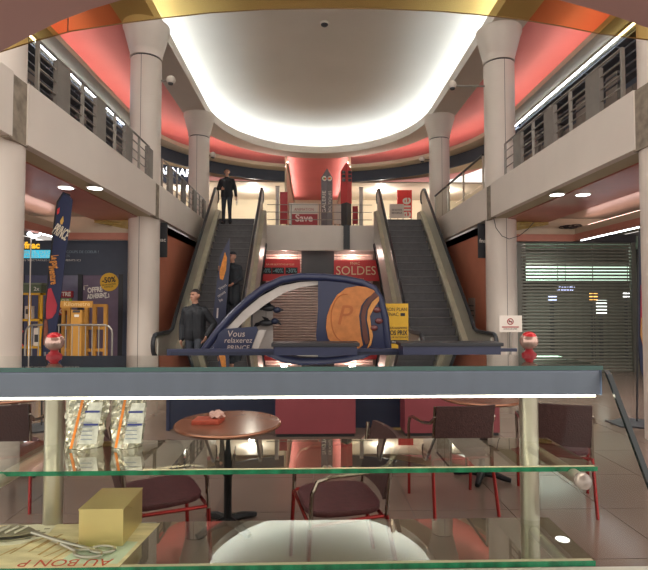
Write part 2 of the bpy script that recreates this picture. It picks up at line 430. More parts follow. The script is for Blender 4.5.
# passage lamps under the bridge
for i, x in enumerate((-0.9, 1.4)):
    t = thing('ceiling_spot', 'small round ceiling spot under the bridge, %s of the black door' % ('left' if i == 0 else 'right'), 'ceiling light', (x, 16.95, 3.38))
    MB().lathe([(.09, -.02), (.09, .02)], (x, 16.95, 3.38)).build('lamp_face', lampm, t); MB().lathe([(.12, 0), (.12, .02)], (x, 16.95, 3.385)).build('ring', white, t)
    L_ = bpy.data.lights.new('bridge_lamp', 'POINT'); L_.energy = 18; L_.color = (1, .72, .65); L_.shadow_soft_size = .1
    lo = bpy.data.objects.new('bridge_lamp', L_); C.objects.link(lo); lo.location = (x, 16.95, 3.28)

# ================================================================== COLUMNS
def column(x, y, label):
    t = thing('column', label, 'column', (x, y, 0), 0, 'round columns of the atrium')
    MB().lathe([(.33, 0), (.33, 6.93)], (x, y, 0), 32).build('shaft', colm, t, True)
    MB().lathe([(.315, 6.93), (.315, 6.96)], (x, y, 0), 32).build('joint_ring', dgrey, t, True)
    MB().lathe([(.345, 6.96), (.345, 7.1), (.36, 7.12), (.47, 7.55), (.5, 7.62), (.5, 7.70)], (x, y, 0), 32).build('capital', colm, t, True)
    MB().box((x - .006, y - .332, 0), (x + .006, y - .325, 6.93)).build('seam', pier, t)
    return t
for s, side in ((-1, 'left'), (1, 'right')):
    for y, nm in ((5.7 if s > 0 else 5.77, 'nearest %s column cut by the picture edge' % side), (11.0, 'white round column with flared top beside the %s shop' % side), (16.25, 'far white round column at the top of the %s escalator' % side)):
        column(AX + s * 3.94, y, nm)
# ball spotlights on the columns
for px, py, y, s, lb in ((171, 80, 11, 1, 'white ball camera on the right of the left middle column'), (213, 155, 16.25, 1, 'white ball camera on the left far column'), (452, 85, 11, -1, 'white ball camera on the right middle column'), (422, 159, 16.25, -1, 'white ball camera on the right far column')):
    p = at_y(px, py, y)
    cx = AX + (3.94 if s < 0 else -3.94)
    t = thing('ball_camera', lb, 'camera', p, 0, 'ball cameras on the columns')
    MB().ball(p, .10, 16).build('housing', white, t, True)
    MB().tube([(cx + s * .3, y, p.z - .02), (p.x, y, p.z - .02)], .02).build('arm', railg, t)
    MB().lathe([(.05, 0), (.06, .03)], (p.x, p.y - .03, p.z - .115)).build('lens', dgrey, t)

# ================================================================== GALLERY RAILINGS
def railing(s, y0, y1, label, piers=True):
    x = AX + s * 3.63; zt = 4.80
    t = thing('gallery_railing', label, 'railing', (x, (y0 + y1) / 2, FL2 + .02))
    for z in (4.31, 4.47, 4.64, zt): MB().tube([(x, y0, z), (x, y1, z)], .02 if z == zt else .012, 6).build('rail', railg, t)
    n_ = max(2, int(round((y1 - y0) / 0.62)))
    for k in range(n_ + 1):
        y = y0 + (y1 - y0) * k / n_
        if piers and k % 2 == 1: MB().box((x - .03, y - .17, FL2 + .02), (x + .03, y + .17, zt - .03)).build('pier', pier, t)
        else: MB().box((x - .02, y - .02, FL2 + .02), (x + .02, y + .02, zt)).build('post', railg, t)
railing(-1, 6.1, 10.3, 'grey railing on the left gallery edge, in front of the middle column')
railing(1, 6.1, 9.9, 'grey railing on the right gallery edge, in front of the middle column')
railing(-1, 11.2, 15.6, 'short grey railing between the two far left columns')
# glass balustrade on the far right gallery
x = AX + 3.63
t = thing('glass_balustrade', 'glass balustrade with dark handrail between the two far right columns', 'railing', (x, 13.4, FL2 + .02))
MB().box((x - .01, 11.2, FL2 + .02), (x + .01, 15.6, 4.92)).build('pane', gfront, t)
MB().tube([(x, 11.2, 4.95), (x, 15.6, 4.95)], .03).build('handrail', rubber, t)
for y in (11.2, 12.67, 14.13, 15.6): MB().box((x - .02, y - .02, FL2 + .02), (x + .02, y + .02, 4.93)).build('post', steel, t)

# ================================================================== ESCALATORS
def escalator(cx, label):
    t = thing('escalator', label, 'escalator', (cx, 9.6, 0), 0, 'escalators')
    yb, run = 10.65, 4.75; sl = FL2 / run; ytop = yb + run
    n = 20; rise = FL2 / n; going = run / n
    sm = None
    for k in range(n):
        z = (k + 1) * rise; y = yb + k * going
        o = MB().box((cx - .54, y, z - .05), (cx + .54, y + going + .05, z), 0).box((cx - .54, y + .012, z - rise + .0), (cx + .54, y + .05, z - .05), 1).build('step', [stepM, riserM], t)
        MB().box((cx - .54, y - .004, z - .02), (cx + .54, y + .008, z + .001)).build('nosing', mat('step_nosing', '#5c5a5a', 0.4, .5), o)
    MB().box((cx - .75, 9.3, 0), (cx + .75, yb + .05, 0.015)).build('landing_plate', steel, t)
    MB().box((cx - .54, ytop + .04, FL2 - .05), (cx + .54, 16.62, FL2 + .01)).build('landing_plate', steel, t)
    for s in (-1, 1):
        xi = cx + s * .545; xo = cx + s * .86
        def side(z_lo, z_hi, xa, xb, y_lo_ext=0.0):
            lo = lambda y: max(0, min(FL2, (y - yb) * sl))
            ys = [9.75, yb - .1, yb + .25] + [yb + .25 + (run - .5) * i / 6 for i in range(1, 6)] + [ytop - .25, ytop + .1, ytop + .36]
            top = [(xa, y, lo(y) + z_hi) for y in ys]; bot = [(xa, y, max(0.0, lo(y) + z_lo)) for y in ys]
            return MB().prism(top + bot[::-1], (xb - xa, 0, 0))
        # skirt with sloping deck, inner panel, outer cladding
        side(-.1, .30, xi, xi + s * .04).build('skirt', skirt, t)
        side(.24, .32, xi + s * .03, xi + s * .15).build('deck', mat('deck_alu', '#c2baa4', .35, .3), t)
        side(.30, .93, xi + s * .15, xi + s * .18).build('inner_panel', mat('balustrade_panel', '#aaa79b', .3, .3, var=.06), t)
        side(-.75, .30, xo - s * .05, xo - s * .02).build('cladding', mat('side_cladding', '#b3aea2', .35, .25, var=.06), t)
        side(.26, .32, xi + s * .15, xo - s * .02).build('outer_deck', MATS['deck_alu'], t)
        side(-.75, -.70, xi, xo).build('underside', dgrey, t)
        # handrail loop
        xh = xi + s * .165
        lo = lambda y: max(0, min(FL2, (y - yb) * sl))
        pth = []
        pth += [(xh, 9.62 + .16 * math.cos(a), .78 + .2 * math.sin(a)) for a in [PI * (1.5 - .5 * i / 3) for i in range(4)]]
        pth += [(xh, 9.62 + .16 * math.cos(a), .78 + .2 * math.sin(a)) for a in [PI * (1 - .5 * i / 4) for i in range(1, 5)]]
        pth += [(xh, yb - .1, .98), (xh, yb + .12, 1.03), (xh, yb + .4, lo(yb + .4) + .98)]
        pth += [(xh, yb + .4 + (run - .8) * i / 5, lo(yb + .4 + (run - .8) * i / 5) + .98) for i in range(1, 6)]
        pth += [(xh, ytop - .05, FL2 + .96), (xh, ytop + .12, FL2 + 1.0), (xh, ytop + .3, FL2 + 1.0)]
        pth += [(xh, ytop + .3 + .16 * math.sin(a), FL2 + .8 + .2 * math.cos(a)) for a in [PI * i / 5 for i in range(1, 6)]]
        MB().tube(pth, .042, 8).build('handrail', rubber, t, True)
        MB().tube([(p[0], p[1] , p[2] - .055) for p in pth[7:-5]], .022, 6).build('rail_track', steel, t, True)
    return t
XL, XR = AX - 2.535, AX + 2.535
escalator(XL, 'left escalator with people on it beside the terracotta wall')
escalator(XR, 'empty right escalator with dark steps rising to the red upstairs poster')

# ================================================================== DISPLAY COUNTER (vitrine)
YF, YB = 2.0, 2.43; ZT = 1.343; ZM = .94; ZL = .57
XE = 1.18
vt = thing('display_counter', 'glass display counter with metal top beam, two glass shelves and red-white ball finials', 'display case', (0, 2.2, 0))
def sheet(a, b, name, ms):
    (x0, y0, z0), (x1, y1, z1) = a, b
    mb = MB(); mb.box(a, b); mb.mi = [0, 0, 1, 0, 0, 0]
    return mb.build(name, ms, vt)
sheet((-2.3, YF, ZT - .018), (XE, YB, ZT), 'top_glass', [gtop, gtopedge])
bm_ = MB().box((-2.3, YF + .005, ZT - .118), (XE - .01, YF + .05, ZT - .019)).build('beam', alum, vt, bevel=.004)
MB().box((XE - .01, YF + .004, ZT - .119), (XE - .004, YF + .051, ZT - .018)).build('end_cap', mat('blue_grey_cap', '#7d92b5', .3, .5), bm_)
MB().box((-2.28, YF + .006, ZT - .126), (XE - .03, YF + .045, ZT - .119)).build('led_strip', LEDc, vt)
s1 = sheet((-2.3, YF, ZM - .018), (1.15, YB, ZM), 'shelf', [gshelf, gedge])
s2 = sheet((-2.3, YF, ZL - .022), (1.135, YB - .03, ZL), 'shelf', [gshelf, gedge])
strip = mat('frosted_edge', '#c9c3a4', .5, var=.06)
MB().box((-.66, YF + .001, ZM), (1.14, YF + .012, ZM + .0015)).build('frosted_edge', strip, s1)
MB().box((-.74, YF + .001, ZL), (1.125, YF + .016, ZL + .0015)).build('frosted_edge', strip, s2)
for x in (-1.205, 1.05):
    MB().lathe([(.043, 0.0), (.043, ZT - .019)], (x, 2.405, 0), 24).build('post', postm, vt, True)
    MB().lathe([(.07, 0), (.07, .01), (.05, .02)], (x, 2.405, 0.0), 24).build('post_foot', postm, vt, True)
    f = MB().lathe([(.034, 0), (.034, .01), (.022, .018), (.016, .028), (.02, .036)], (x, 2.39, ZT), 20).build('finial_stem', redd, vt, True)
    fb_ = MB().ball((x, 2.39, ZT + .07), .043, 24).build('finial_ball', mat('finial_gloss', '#c9a79a', .15, .55, var=.05), f, True)
    MB().ball((x, 2.388, ZT + .083), .0365, 20, sq=(1, 1, .9)).build('finial_cap', mat('finial_red', '#d8343a', .2, .2), f, True)
    MB().tube([(x, 2.39, ZM - .032), (x, 1.95, ZM - .032)], .026, 16).build('arm', postm, vt, True)
    MB().ball((x, 1.93, ZM - .032), .033, 20).build('arm_ball', mat('pearl_ball', '#b8aaa8', .25, .3), vt, True)
    MB().tube([(x, 2.39, ZL - .05), (x, 2.0, ZL - .05)], .022, 16).build('arm', postm, vt, True)
# slanted front pane and white plinth ledge
sy = (2.0 - 1.49) / (1.33 - .55)
MB().add([(-2.3, 1.995, ZT - .018), (XE, 1.995, ZT - .018), (XE, 1.49, .552), (-2.3, 1.49, .552), (-2.3, 1.985, ZT - .024), (XE, 1.985, ZT - .024), (XE, 1.48, .552), (-2.3, 1.48, .552)],
         [(0, 1, 2, 3), (7, 6, 5, 4)]).add([(XE, 1.995, ZT - .018), (XE, 1.49, .55), (XE, 1.47, .553), (XE, 1.975, ZT - .03), (XE + .02, 1.995, ZT - .018), (XE + .02, 1.49, .552), (XE + .02, 1.47, .553), (XE + .02, 1.975, ZT - .03)], [(0, 1, 2, 3), (4, 7, 6, 5), (0, 4, 5, 1), (1, 5, 6, 2), (2, 6, 7, 3), (3, 7, 4, 0)], 1).build('front_glass', [gfront, gedark], vt)
MB().box((-2.4, 1.4, .0), (2.4, 1.99, .551)).build('plinth', mat('plinth_white', '#e4e0d8', .4, var=.02), vt)

# ---- things on the shelves
def bag(c, wd, ht, lean, label):
    t = thing('silver_bag', label, 'bag', c, 0, 'clear crinkled bags on the middle shelf')
    mb = MB(); nx, nz = 14, 16; vs = []
    rnd = random.Random(hash(label) % 1000)
    for side in (0, 1):
        for j in range(nz + 1):
            for i in range(nx + 1):
                u = i / nx; v = j / nz
                th = .055 * math.sin(PI * u) ** .6 * (1 - .75 * v ** 2) * (1 if side == 0 else -1)
                jit = 0 if i in (0, nx) else rnd.uniform(-.010, .010)
                wv = wd * (0.86 + .14 * v) * (1 + .03 * math.sin(7 * v + c[0] * 9))
                vs.append((c[0] + (u - .5) * wv + lean * v + (rnd.uniform(-.006, .006) if 0 < j else 0), c[1] - th - jit, c[2] + .002 + ht * v))
    fs = []; K = (nx + 1) * (nz + 1)
    for side in (0, 1):
        for j in range(nz):
            for i in range(nx):
                a = side * K + j * (nx + 1) + i; q = (a, a + 1, a + nx + 2, a + nx + 1)
                fs.append(q if side == 0 else q[::-1])
    ring = [i for i in range(nx + 1)]
    for i in range(nx): fs.append((i + 1, i, K + i, K + i + 1)); fs.append((nz * (nx + 1) + i, nz * (nx + 1) + i + 1, K + nz * (nx + 1) + i + 1, K + nz * (nx + 1) + i))
    mb.add(vs, fs).build('foil', mat('silver_foil', '#dedbcf', .25, .6, var=.15, scale=14, bump=.5, bscale=30), t)
    MB().prism([(c[0] - .03 + lean * .0, c[1] - .072, c[2] + .01), (c[0] - .019, c[1] - .072, c[2] + .01), (c[0] + .005 + lean * .9, c[1] - .05, c[2] + ht * .95), (c[0] - .006 + lean * .9, c[1] - .05, c[2] + ht * .95)], (0, .003, 0)).build('orange_stripe', mat('orange_stripe', '#e8852a', .4), t)
    MB().prism([(c[0] + .01, c[1] - .073, c[2] + .03), (c[0] + .085, c[1] - .066, c[2] + .03), (c[0] + .09 + lean * .7, c[1] - .05, c[2] + ht * .85), (c[0] + .03 + lean * .7, c[1] - .05, c[2] + ht * .85)], (0, .003, 0)).build('print_panel', mat('bag_print', '#cfcfc8', .3, .45, var=.25, scale=30), t)
    for q in (0.45, .68):
        MB().box((c[0] + .022 + lean * q * .8, c[1] - .079 + .02 * q, c[2] + ht * q), (c[0] + .085 + lean * q * .8, c[1] - .074 + .02 * q, c[2] + ht * q + .008)).build('blue_line', mat('blue_line', '#3b468f', .4), t)
    for q in range(5):
        MB().box((c[0] + .02, c[1] - .078, c[2] + .05 + q * .018), (c[0] + .07, c[1] - .075, c[2] + .054 + q * .018)).build('small_print', mat('grey_line', '#8e96a4', .4), t)
bag((-1.04, 2.34, ZM), .2, .245, .02, 'clear crinkled bag with orange stripe, nearer the counter post')
bag((-.845, 2.345, ZM), .165, .24, .01, 'clear crinkled bag with orange stripe and blue lines, farther from the post')
# gold box
gb = thing('gold_box', 'shiny gold cardboard box on the bottom shelf', 'box', (-.88, 2.28, ZL + .002))
gold = mat('gold_card', '#dccb90', .34, .6, var=.08, scale=4)
MB().box((-.975, 2.16, ZL + .004), (-.79, 2.40, ZL + .155)).build('body', gold, gb, bevel=.002)
MB().box((-.977, 2.158, ZL + .155), (-.788, 2.40, ZL + .159)).build('lid', gold, gb)
MB().prism([(-.789, 2.20, ZL + .156), (-.789, 2.38, ZL + .156), (-.783, 2.37, ZL + .13), (-.785, 2.31, ZL + .138), (-.783, 2.25, ZL + .125)], (.002, 0, 0)).build('flap', gold, gb)
# papers
pb = thing('printed_poster', 'large cream printed paper lying under the gold box', 'paper', (-1.2, 2.2, ZL))
pp = mat('poster_paper', '#e3d6b0', .6, var=.25, scale=5, stretch=(1, 4, 1))
MB().prism([(-2.2, 2.0, ZL + .001), (-.745, 2.0, ZL + .001), (-.70, 2.38, ZL + .001), (-2.2, 2.38, ZL + .001)], (0, 0, .0015)).build('sheet', pp, pb)
MB().prism([(-1.0, 2.03, ZL + .0026), (-.76, 2.02, ZL + .0026), (-.74, 2.2, ZL + .0026), (-.95, 2.22, ZL + .0026)], (0, 0, .0004)).build('pale_patch', mat('pale_green_print', '#c9d8c4', .6, var=.15), pb)
text('headline', 'AU BON P', .075, (-.965, 2.035, ZL + .0032), mat('red_ink', '#c8503a', .6), pb, rot=(0, 0, PI), ext=.0003, width=.36)
rnd = random.Random(11)
for q in range(22):
    xq = -1.6 + q * .033 + rnd.uniform(-.008, .008); yq = 2.03 + rnd.uniform(0, .2); lq = rnd.uniform(.06, .14)
    MB().prism([(xq, yq, ZL + .0026), (xq + rnd.uniform(.004, .014), yq, ZL + .0026), (xq + .05, yq + lq, ZL + .0026), (xq + .038, yq + lq, ZL + .0026)], (0, 0, .0004)).build('brown_print', mat('brown_ink', '#b9975f', .6, var=.3, scale=15), pb)
rc = thing('receipt', 'white printed sheet lying under the tongs', 'paper', (-1.3, 2.25, ZL + .003))
MB().prism([(-1.62, 2.12, ZL + .0035), (-1.23, 2.19, ZL + .0035), (-1.16, 2.26, ZL + .0035), (-1.17, 2.36, ZL + .0035), (-1.26, 2.38, ZL + .0035), (-1.62, 2.33, ZL + .0035)], (0, 0, .001)).build('sheet', mat('white_paper', '#ece6d4', .6), rc)
for q in range(6):
    MB().box((-1.24 + (q % 2) * .035, 2.235 + q * .018, ZL + .0046), (-1.215 + (q % 2) * .035, 2.245 + q * .018, ZL + .005)).build('print_line', mat('grey_ink', '#8c8676', .6), rc)
tg = thing('serving_tongs', 'metal pastry tongs with scissor handles on the paper', 'tongs', (-1.2, 2.2, ZL + .005))
zt_ = ZL + .014
def loop(cx, cy, rx, ry, a):
    return [(cx + rx * math.cos(q) * math.cos(a) - ry * math.sin(q) * math.sin(a), cy + rx * math.cos(q) * math.sin(a) + ry * math.sin(q) * math.cos(a), zt_) for q in [2 * PI * i / 16 for i in range(16)]]
g1 = at_z(88, 553, zt_); g2 = at_z(103, 549, zt_); pv = at_z(60, 544, zt_); h1 = at_z(33, 536, zt_); h2 = at_z(0, 533, zt_)
MB().tube(loop(g1.x, g1.y, .06, .03, -.25), .006, 8, closed=True).build('handle_loop', steel, tg, True)
MB().tube(loop(g2.x, g2.y, .05, .028, -.1), .006, 8, closed=True).build('handle_loop', steel, tg, True)
MB().tube([(g1.x - .05, g1.y + .015, zt_), (pv.x, pv.y, zt_ + .004), (h1.x, h1.y + .02, zt_ + .01)], .007).build('arm', steel, tg, True)
MB().tube([(g2.x - .045, g2.y, zt_), (pv.x, pv.y, zt_ + .012), (h1.x, h1.y - .01, zt_ + .02)], .007).build('arm', steel, tg, True)
MB().lathe([(.01, 0), (.01, .012)], (pv.x, pv.y, zt_)).build('rivet', chrome, tg)
for dz in (0, .012):
    mb = MB(); cx, cy = (h1.x + h2.x) / 2 - .02, (h1.y + h2.y) / 2
    outl = [(cx + .1 * math.cos(q), cy + .055 * math.sin(q) * (1 - .3 * math.cos(q))) for q in [2 * PI * i / 14 for i in range(14)]]
    mb.prism([(a, b, zt_ + dz - .004 + .006 * (1 - ((a - cx) / .1) ** 2) * (1 if dz else 0)) for a, b in outl], (0, 0, .004)).build('grip_plate', mat('dull_steel', '#a8a48e', .35, .7), tg)
for q in range(3):
    MB().tube([(cx - .05 + q * .04, cy - .03, zt_ + .022), (cx - .03 + q * .04, cy + .03, zt_ + .022)], .005, 6).build('slot_rib', wtxt, tg)

# ================================================================== CAFÉ FURNITURE
weave = mat('woven_cane', '#4a3030', .55, var=.35, scale=60, bump=.5, bscale=90)
seatm = mat('seat_fabric', '#542a30', .6, var=.2, scale=40, bump=.3, bscale=80)
tubem = mat('chair_tube', '#a89a90', .15, 1.0, var=.05)
tubel = mat('chair_leg_red_glare', '#a03030', .22, .7, var=.2, scale=3)  # red glare on the metal legs, put into the tube colour
def make_chair():
    t = thing('cafe_chair', 'x', 'chair', (0, 0, 0), 0, 'café armchairs')
    # local: faces -y
    mb = MB(); pts = []
    for k in range(20):
        a = 2 * PI * k / 20; cx, cy = math.cos(a), math.sin(a)
        pts.append((.235 * math.copysign(abs(cx) ** .55, cx), .225 * math.copysign(abs(cy) ** .55, cy)))
    mb.prism([(a, b, .425 + .012 * (1 - (a / .235) ** 2) * 0) for a, b in pts], (0, 0, .035)); mb.build('seat', seatm, t, local=True, bevel=.012)
    mb = MB(); n_ = 8
    F_ = []; Bk = []
    for i in range(n_ + 1):
        u = -1 + 2 * i / n_
        for z, dy in ((.50, .20), (.83, .29)):
            F_.append((u * .225, dy + .03 * (1 - u * u), z))
    vs = F_ + [(a, b + .025, c) for a, b, c in F_]; K = len(F_); fs = []
    for i in range(n_):
        a = 2 * i; fs += [(a, a + 2, a + 3, a + 1), (K + a, K + a + 1, K + a + 3, K + a + 2), (a, K + a, K + a + 2, a + 2), (a + 1, a + 3, K + a + 3, K + a + 1)]
    fs += [(0, 1, K + 1, K), (K - 2, 2 * K - 2, 2 * K - 1, K - 1)]
    mb.add(vs, fs).build('backrest', weave, t, local=True, smooth=True)
    for s in (-1, 1):
        MB().tube([(s * .27, -.24, .0), (s * .275, -.22, .40)], .013, 8).build('leg', tubel, t, local=True, smooth=True)
        MB().tube([(s * .25, .30, .0), (s * .235, .22, .42)], .013, 8).build('leg', tubel, t, local=True, smooth=True)
        MB().tube([(s * .275, -.22, .40), (s * .28, -.21, .58), (s * .28, -.18, .645), (s * .28, -.11, .665), (s * .27, .1, .67), (s * .25, .22, .69), (s * .232, .27, .74)], .013, 8).build('armrest', tubem, t, local=True, smooth=True)
        MB().tube([(s * .235, .22, .42), (s * .228, .26, .82)], .012, 8).build('back_post', tubem, t, local=True, smooth=True)
        MB().tube([(s * .275, -.22, .41), (s * .235, .2, .415)], .011, 8).build('side_rail', tubel, t, local=True, smooth=True)
    MB().tube([(-.275, -.22, .405), (.275, -.22, .405)], .011, 8).build('stretcher', tubel, t, local=True, smooth=True)
    MB().tube([(-.235, .2, .41), (.235, .2, .41)], .011, 8).build('stretcher', tubel, t, local=True, smooth=True)
    return t
ch = make_chair()
spots = [((1.12, 4.02, 0), PI + .12, 'café chair seen from behind in front of the counter\'s right post'),
         ((1.98, 4.05, 0), PI - .35, 'café chair turned away to the right of the counter\'s right post'),
         ((.16, 3.0, 0), -1.38, 'maroon-seated café chair in the middle, seen through the lower shelves'),
         ((-.92, 3.12, 0), 2.05, 'dark café chair behind the gold box, beside the round table'),
         ((-2.45, 4.1, 0), PI + .3, 'café chair at the far left behind the counter post')]
for i, (loc, rz, lb) in enumerate(spots):
    if i == 0: ch.location = loc; ch.rotation_euler = (0, 0, rz); ch['label'] = lb
    else: dup(ch, loc, rz, lb, 'café armchairs')
tblm = mat('table_brown', '#8a5a48', .18, var=.15, scale=5)
iron = mat('cast_iron', '#1f2024', .45, .5)
def make_table():
    t = thing('round_table', 'x', 'table', (0, 0, 0), 0, 'round café tables')
    MB().lathe([(.36, .715), (.372, .722), (.372, .738), (.366, .745)], (0, 0, 0), 40).build('tabletop', tblm, t, local=True, smooth=True)
    MB().lathe([(.373, .72), (.379, .726), (.379, .734), (.373, .74)], (0, 0, 0), 40).build('metal_rim', mat('copper_rim', '#b5826a', .25, .8), t, local=True, smooth=True)
    MB().lathe([(.05, .03), (.036, .06), (.028, .1), (.028, .36), (.04, .38), (.04, .4), (.028, .42), (.028, .68), (.06, .7), (.12, .714)], (0, 0, 0), 16).build('pedestal', iron, t, local=True, smooth=True)
    for k in range(4):
        a = PI / 4 + k * PI / 2
        MB().tube([(0, 0, .055), (.12 * math.cos(a), .12 * math.sin(a), .05), (.2 * math.cos(a), .2 * math.sin(a), .03), (.25 * math.cos(a), .25 * math.sin(a), .02)], [.035, .03, .026, .02], 8).build('foot', iron, t, local=True, smooth=True)
    return t
tb = make_table()
tb['label'] = 'round brown café table with food left on it'; tb.location = (-.59, 3.62, 0)
dup(tb, (1.55, 4.55, 0), .3, 'round café table behind the two right-hand chairs', 'round café tables')
dup(tb, (-2.75, 4.75, 0), .5, 'round café table at the far left edge behind the counter', 'round café tables')
# left-over food
tr = thing('paper_tray', 'red paper tray of leftovers on the brown café table', 'tray', (-.72, 3.6, .745))
MB().prism([(-.83, 3.52, .746), (-.64, 3.52, .746), (-.62, 3.66, .746), (-.82, 3.67, .746)], (0, 0, .03)).build('tray', mat('tray_red', '#b5503c', .5, var=.2, scale=20), tr, bevel=.006)
nk = thing('crumpled_napkin', 'crumpled pink-white napkin on the red paper tray', 'napkin', (-.66, 3.6, .776))
mb = MB(); rnd = random.Random(4); mb.ball((-.665, 3.6, .802), .05, 14, sq=(1.1, .8, .5))
mb.v = [(a + rnd.uniform(-.012, .012), b + rnd.uniform(-.012, .012), max(.777, c + rnd.uniform(-.012, .012))) for a, b, c in mb.v]
mb.build('paper', mat('napkin', '#e0b8ae', .7), nk, True)

# ---- terrace partition: navy panels and two maroon boxes
pt = thing('terrace_partition', 'low navy partition panels across the café terrace', 'partition', (.4, 6.35, 0))
xs = [-1.78, -.45, .5, 1.25, 2.35]
for a, b in zip(xs[:-1], xs[1:]): MB().box((a + .01, 6.33, .02), (b - .01, 6.37, .99)).build('panel', navyd, pt)
for a in xs: MB().box((a - .02, 6.32, 0), (a + .02, 6.38, 1.0)).build('post', navy, pt)
MB().box((-1.8, 6.315, .97), (2.62, 6.385, 1.01)).build('top_rail', navy, pt)
for (x0, x1, lb) in ((-.44, .55, 'maroon planter box with dark top in front of the inflatable arch'), (1.1, 2.28, 'maroon planter box with dark top in front of the right escalator')):
    t = thing('planter_box', lb, 'planter box', ((x0 + x1) / 2, 6.1, 0), 0, 'maroon planter boxes')
    MB().box((x0 + .02, 5.98, .04), (x1 - .02, 6.3, 1.02)).build('body', maroon, t)
    MB().box((x0 - .03, 5.95, 1.07), (x1 + .03, 6.31, 1.11)).build('top', black, t, bevel=.006)
    MB().box((x0, 5.97, .84), (x1, 6.3, 1.07)).build('dark_band', navy, t)
    MB().box((x0 + .03, 6.0, 0), (x1 - .03, 6.29, .04)).build('plinth', black, t)
    m_ = (x0 + x1) / 2
    for q in (-1, 1): MB().tube([(m_ + q * (x1 - x0) * .42, 5.977, .55), (m_, 5.977, .98)], .004, 4).build('gold_line', mat('gold_line', '#b08a50', .5), t)

# ================================================================== PROMOTION ARCH WITH BISCUIT PICTURE
YA = 7.6
ar = thing('inflatable_arch', 'navy inflatable promotion arch with a bitten biscuit picture', 'inflatable', (at_y(300, 350, YA).x, YA, 0))
base_l = at_y(214, 352, YA); 
outl = [(203, 352), (216, 334), (232, 315), (248, 300), (264, 288), (282, 280), (300, 277), (325, 277.5), (345, 279.5), (362, 283), (374, 289), (380, 299), (385, 318), (388, 352)]
P = [at_y(a, b, YA) for a, b in outl]
gl = Vector((P[0].x - .25, YA, .13)); gr = Vector((P[-1].x + .02, YA, .13))
for nm, dy in (('arch_tube', 0.0), ('arch_tube', .85)):
    pa = [gl] + P + [gr]
    MB().tube([(p.x, YA + dy, p.z) for p in pa], .06, 12).build(nm, navy, ar, True)
# skin between tubes over the top
sk = [p for p in P[1:12]]
mb = MB(); nS = len(sk)
mb.add([(p.x, YA, p.z) for p in sk] + [(p.x, YA + .85, p.z) for p in sk], [(i, i + 1, nS + i + 1, nS + i) for i in range(nS - 1)]).build('roof_skin', navy, ar, True)
# white lining under the tube on the left
lw = [(219, 351), (234, 331), (250, 316), (266, 304), (284, 293), (302, 287), (318, 285)]
lu = [(211, 351), (226, 329), (243, 311), (260, 297), (280, 286), (300, 282), (318, 281)]
poly(lu + lw[::-1], YA + .02, .05, mat('white_vinyl', '#b9b1ab', .4), 'lining', ar)
# side panel that carries the picture
side_p = [(318, 281), (345, 281), (361, 284), (372, 290), (379, 300), (384, 318), (387, 352), (318, 352), (316, 335), (318, 310)]
pn = poly(side_p, YA - .03, .06, navy, 'side_panel', ar)
MB().box((at_y(318, 352, YA).x, YA - .03, .1), (at_y(387, 352, YA).x, YA + .03, at_y(387, 352, YA).z)).build('side_panel', navy, ar)
# biscuit picture as thin relief
bisc = [(366, 287), (357, 286), (346, 288), (337, 295), (331, 305), (327, 316), (326, 328), (328, 338), (334, 346), (344, 351), (356, 351), (363, 345), (361, 336), (360, 326), (359, 316), (361, 306), (366, 299), (373, 294), (376, 291)]
bk = poly(bisc, YA - .055, .02, mat('biscuit', '#b8733c', .6, var=.18, scale=9), 'biscuit', ar)
poly([(374, 292), (368, 299), (363, 306), (361, 316), (362, 328), (363, 338), (366, 345), (369, 342), (367, 330), (365, 318), (367, 308), (372, 301), (379, 296)], YA - .06, .02, mat('chocolate', '#5a3026', .5, var=.2), 'chocolate_filling', ar)
poly([(379, 296), (372, 302), (368, 310), (367, 320), (369, 330), (370, 340), (367, 349), (371, 345), (373, 336), (371, 326), (370, 316), (374, 308), (379, 301)], YA - .058, .02, mat('biscuit_back', '#c98a4a', .6, var=.2, scale=12), 'biscuit_back', ar)
p_ = at_y(343, 316, YA - .06)
text('letter_p', 'P', .42, p_, mat('biscuit_dark', '#a85f30', .6), ar, ext=.004, shear=.25)
ring_ = [(331 + 0, 316)] 
ctr = at_y(345, 318, YA - .057)
MB().tube([(ctr.x + .21 * math.cos(a) , YA - .057, ctr.z + .36 * math.sin(a)) for a in [PI * (.45 + 1.05 * i / 14) for i in range(15)]], .007, 5).build('embossed_ring', MATS['biscuit_dark'], ar)
for (a, b) in ((377, 310), (379, 321), (374, 328)):
    p = at_y(a, b, YA - .05); MB().ball((p.x, p.y, p.z), .05, 12, sq=(1.2, .6, .9)).build('bite_crumb', mat('chocolate_drop', '#6a3a3a', .25), ar, True)
# left low panel with handwriting
lp = [(212, 352), (219, 333), (224, 329), (256, 326.5), (258, 330), (250, 352)]
lpn = poly(lp, YA - .1, .06, navy, 'front_panel', ar)
for body, sz, px, py in (('Vous', .13, 236, 334), ('relaxerez', .11, 238, 340.5), ('PRINCE', .1, 238, 348)):
    text('lettering', body, sz, at_y(px, py, YA - .105), mat('pale_ink', '#b9a9a2', .6, var=0), lpn, ext=.002, shear=.15)
poly([(258, 330), (266, 330), (257, 352), (250, 352)], YA - .08, .05, MATS['white_vinyl'], 'lining', ar)
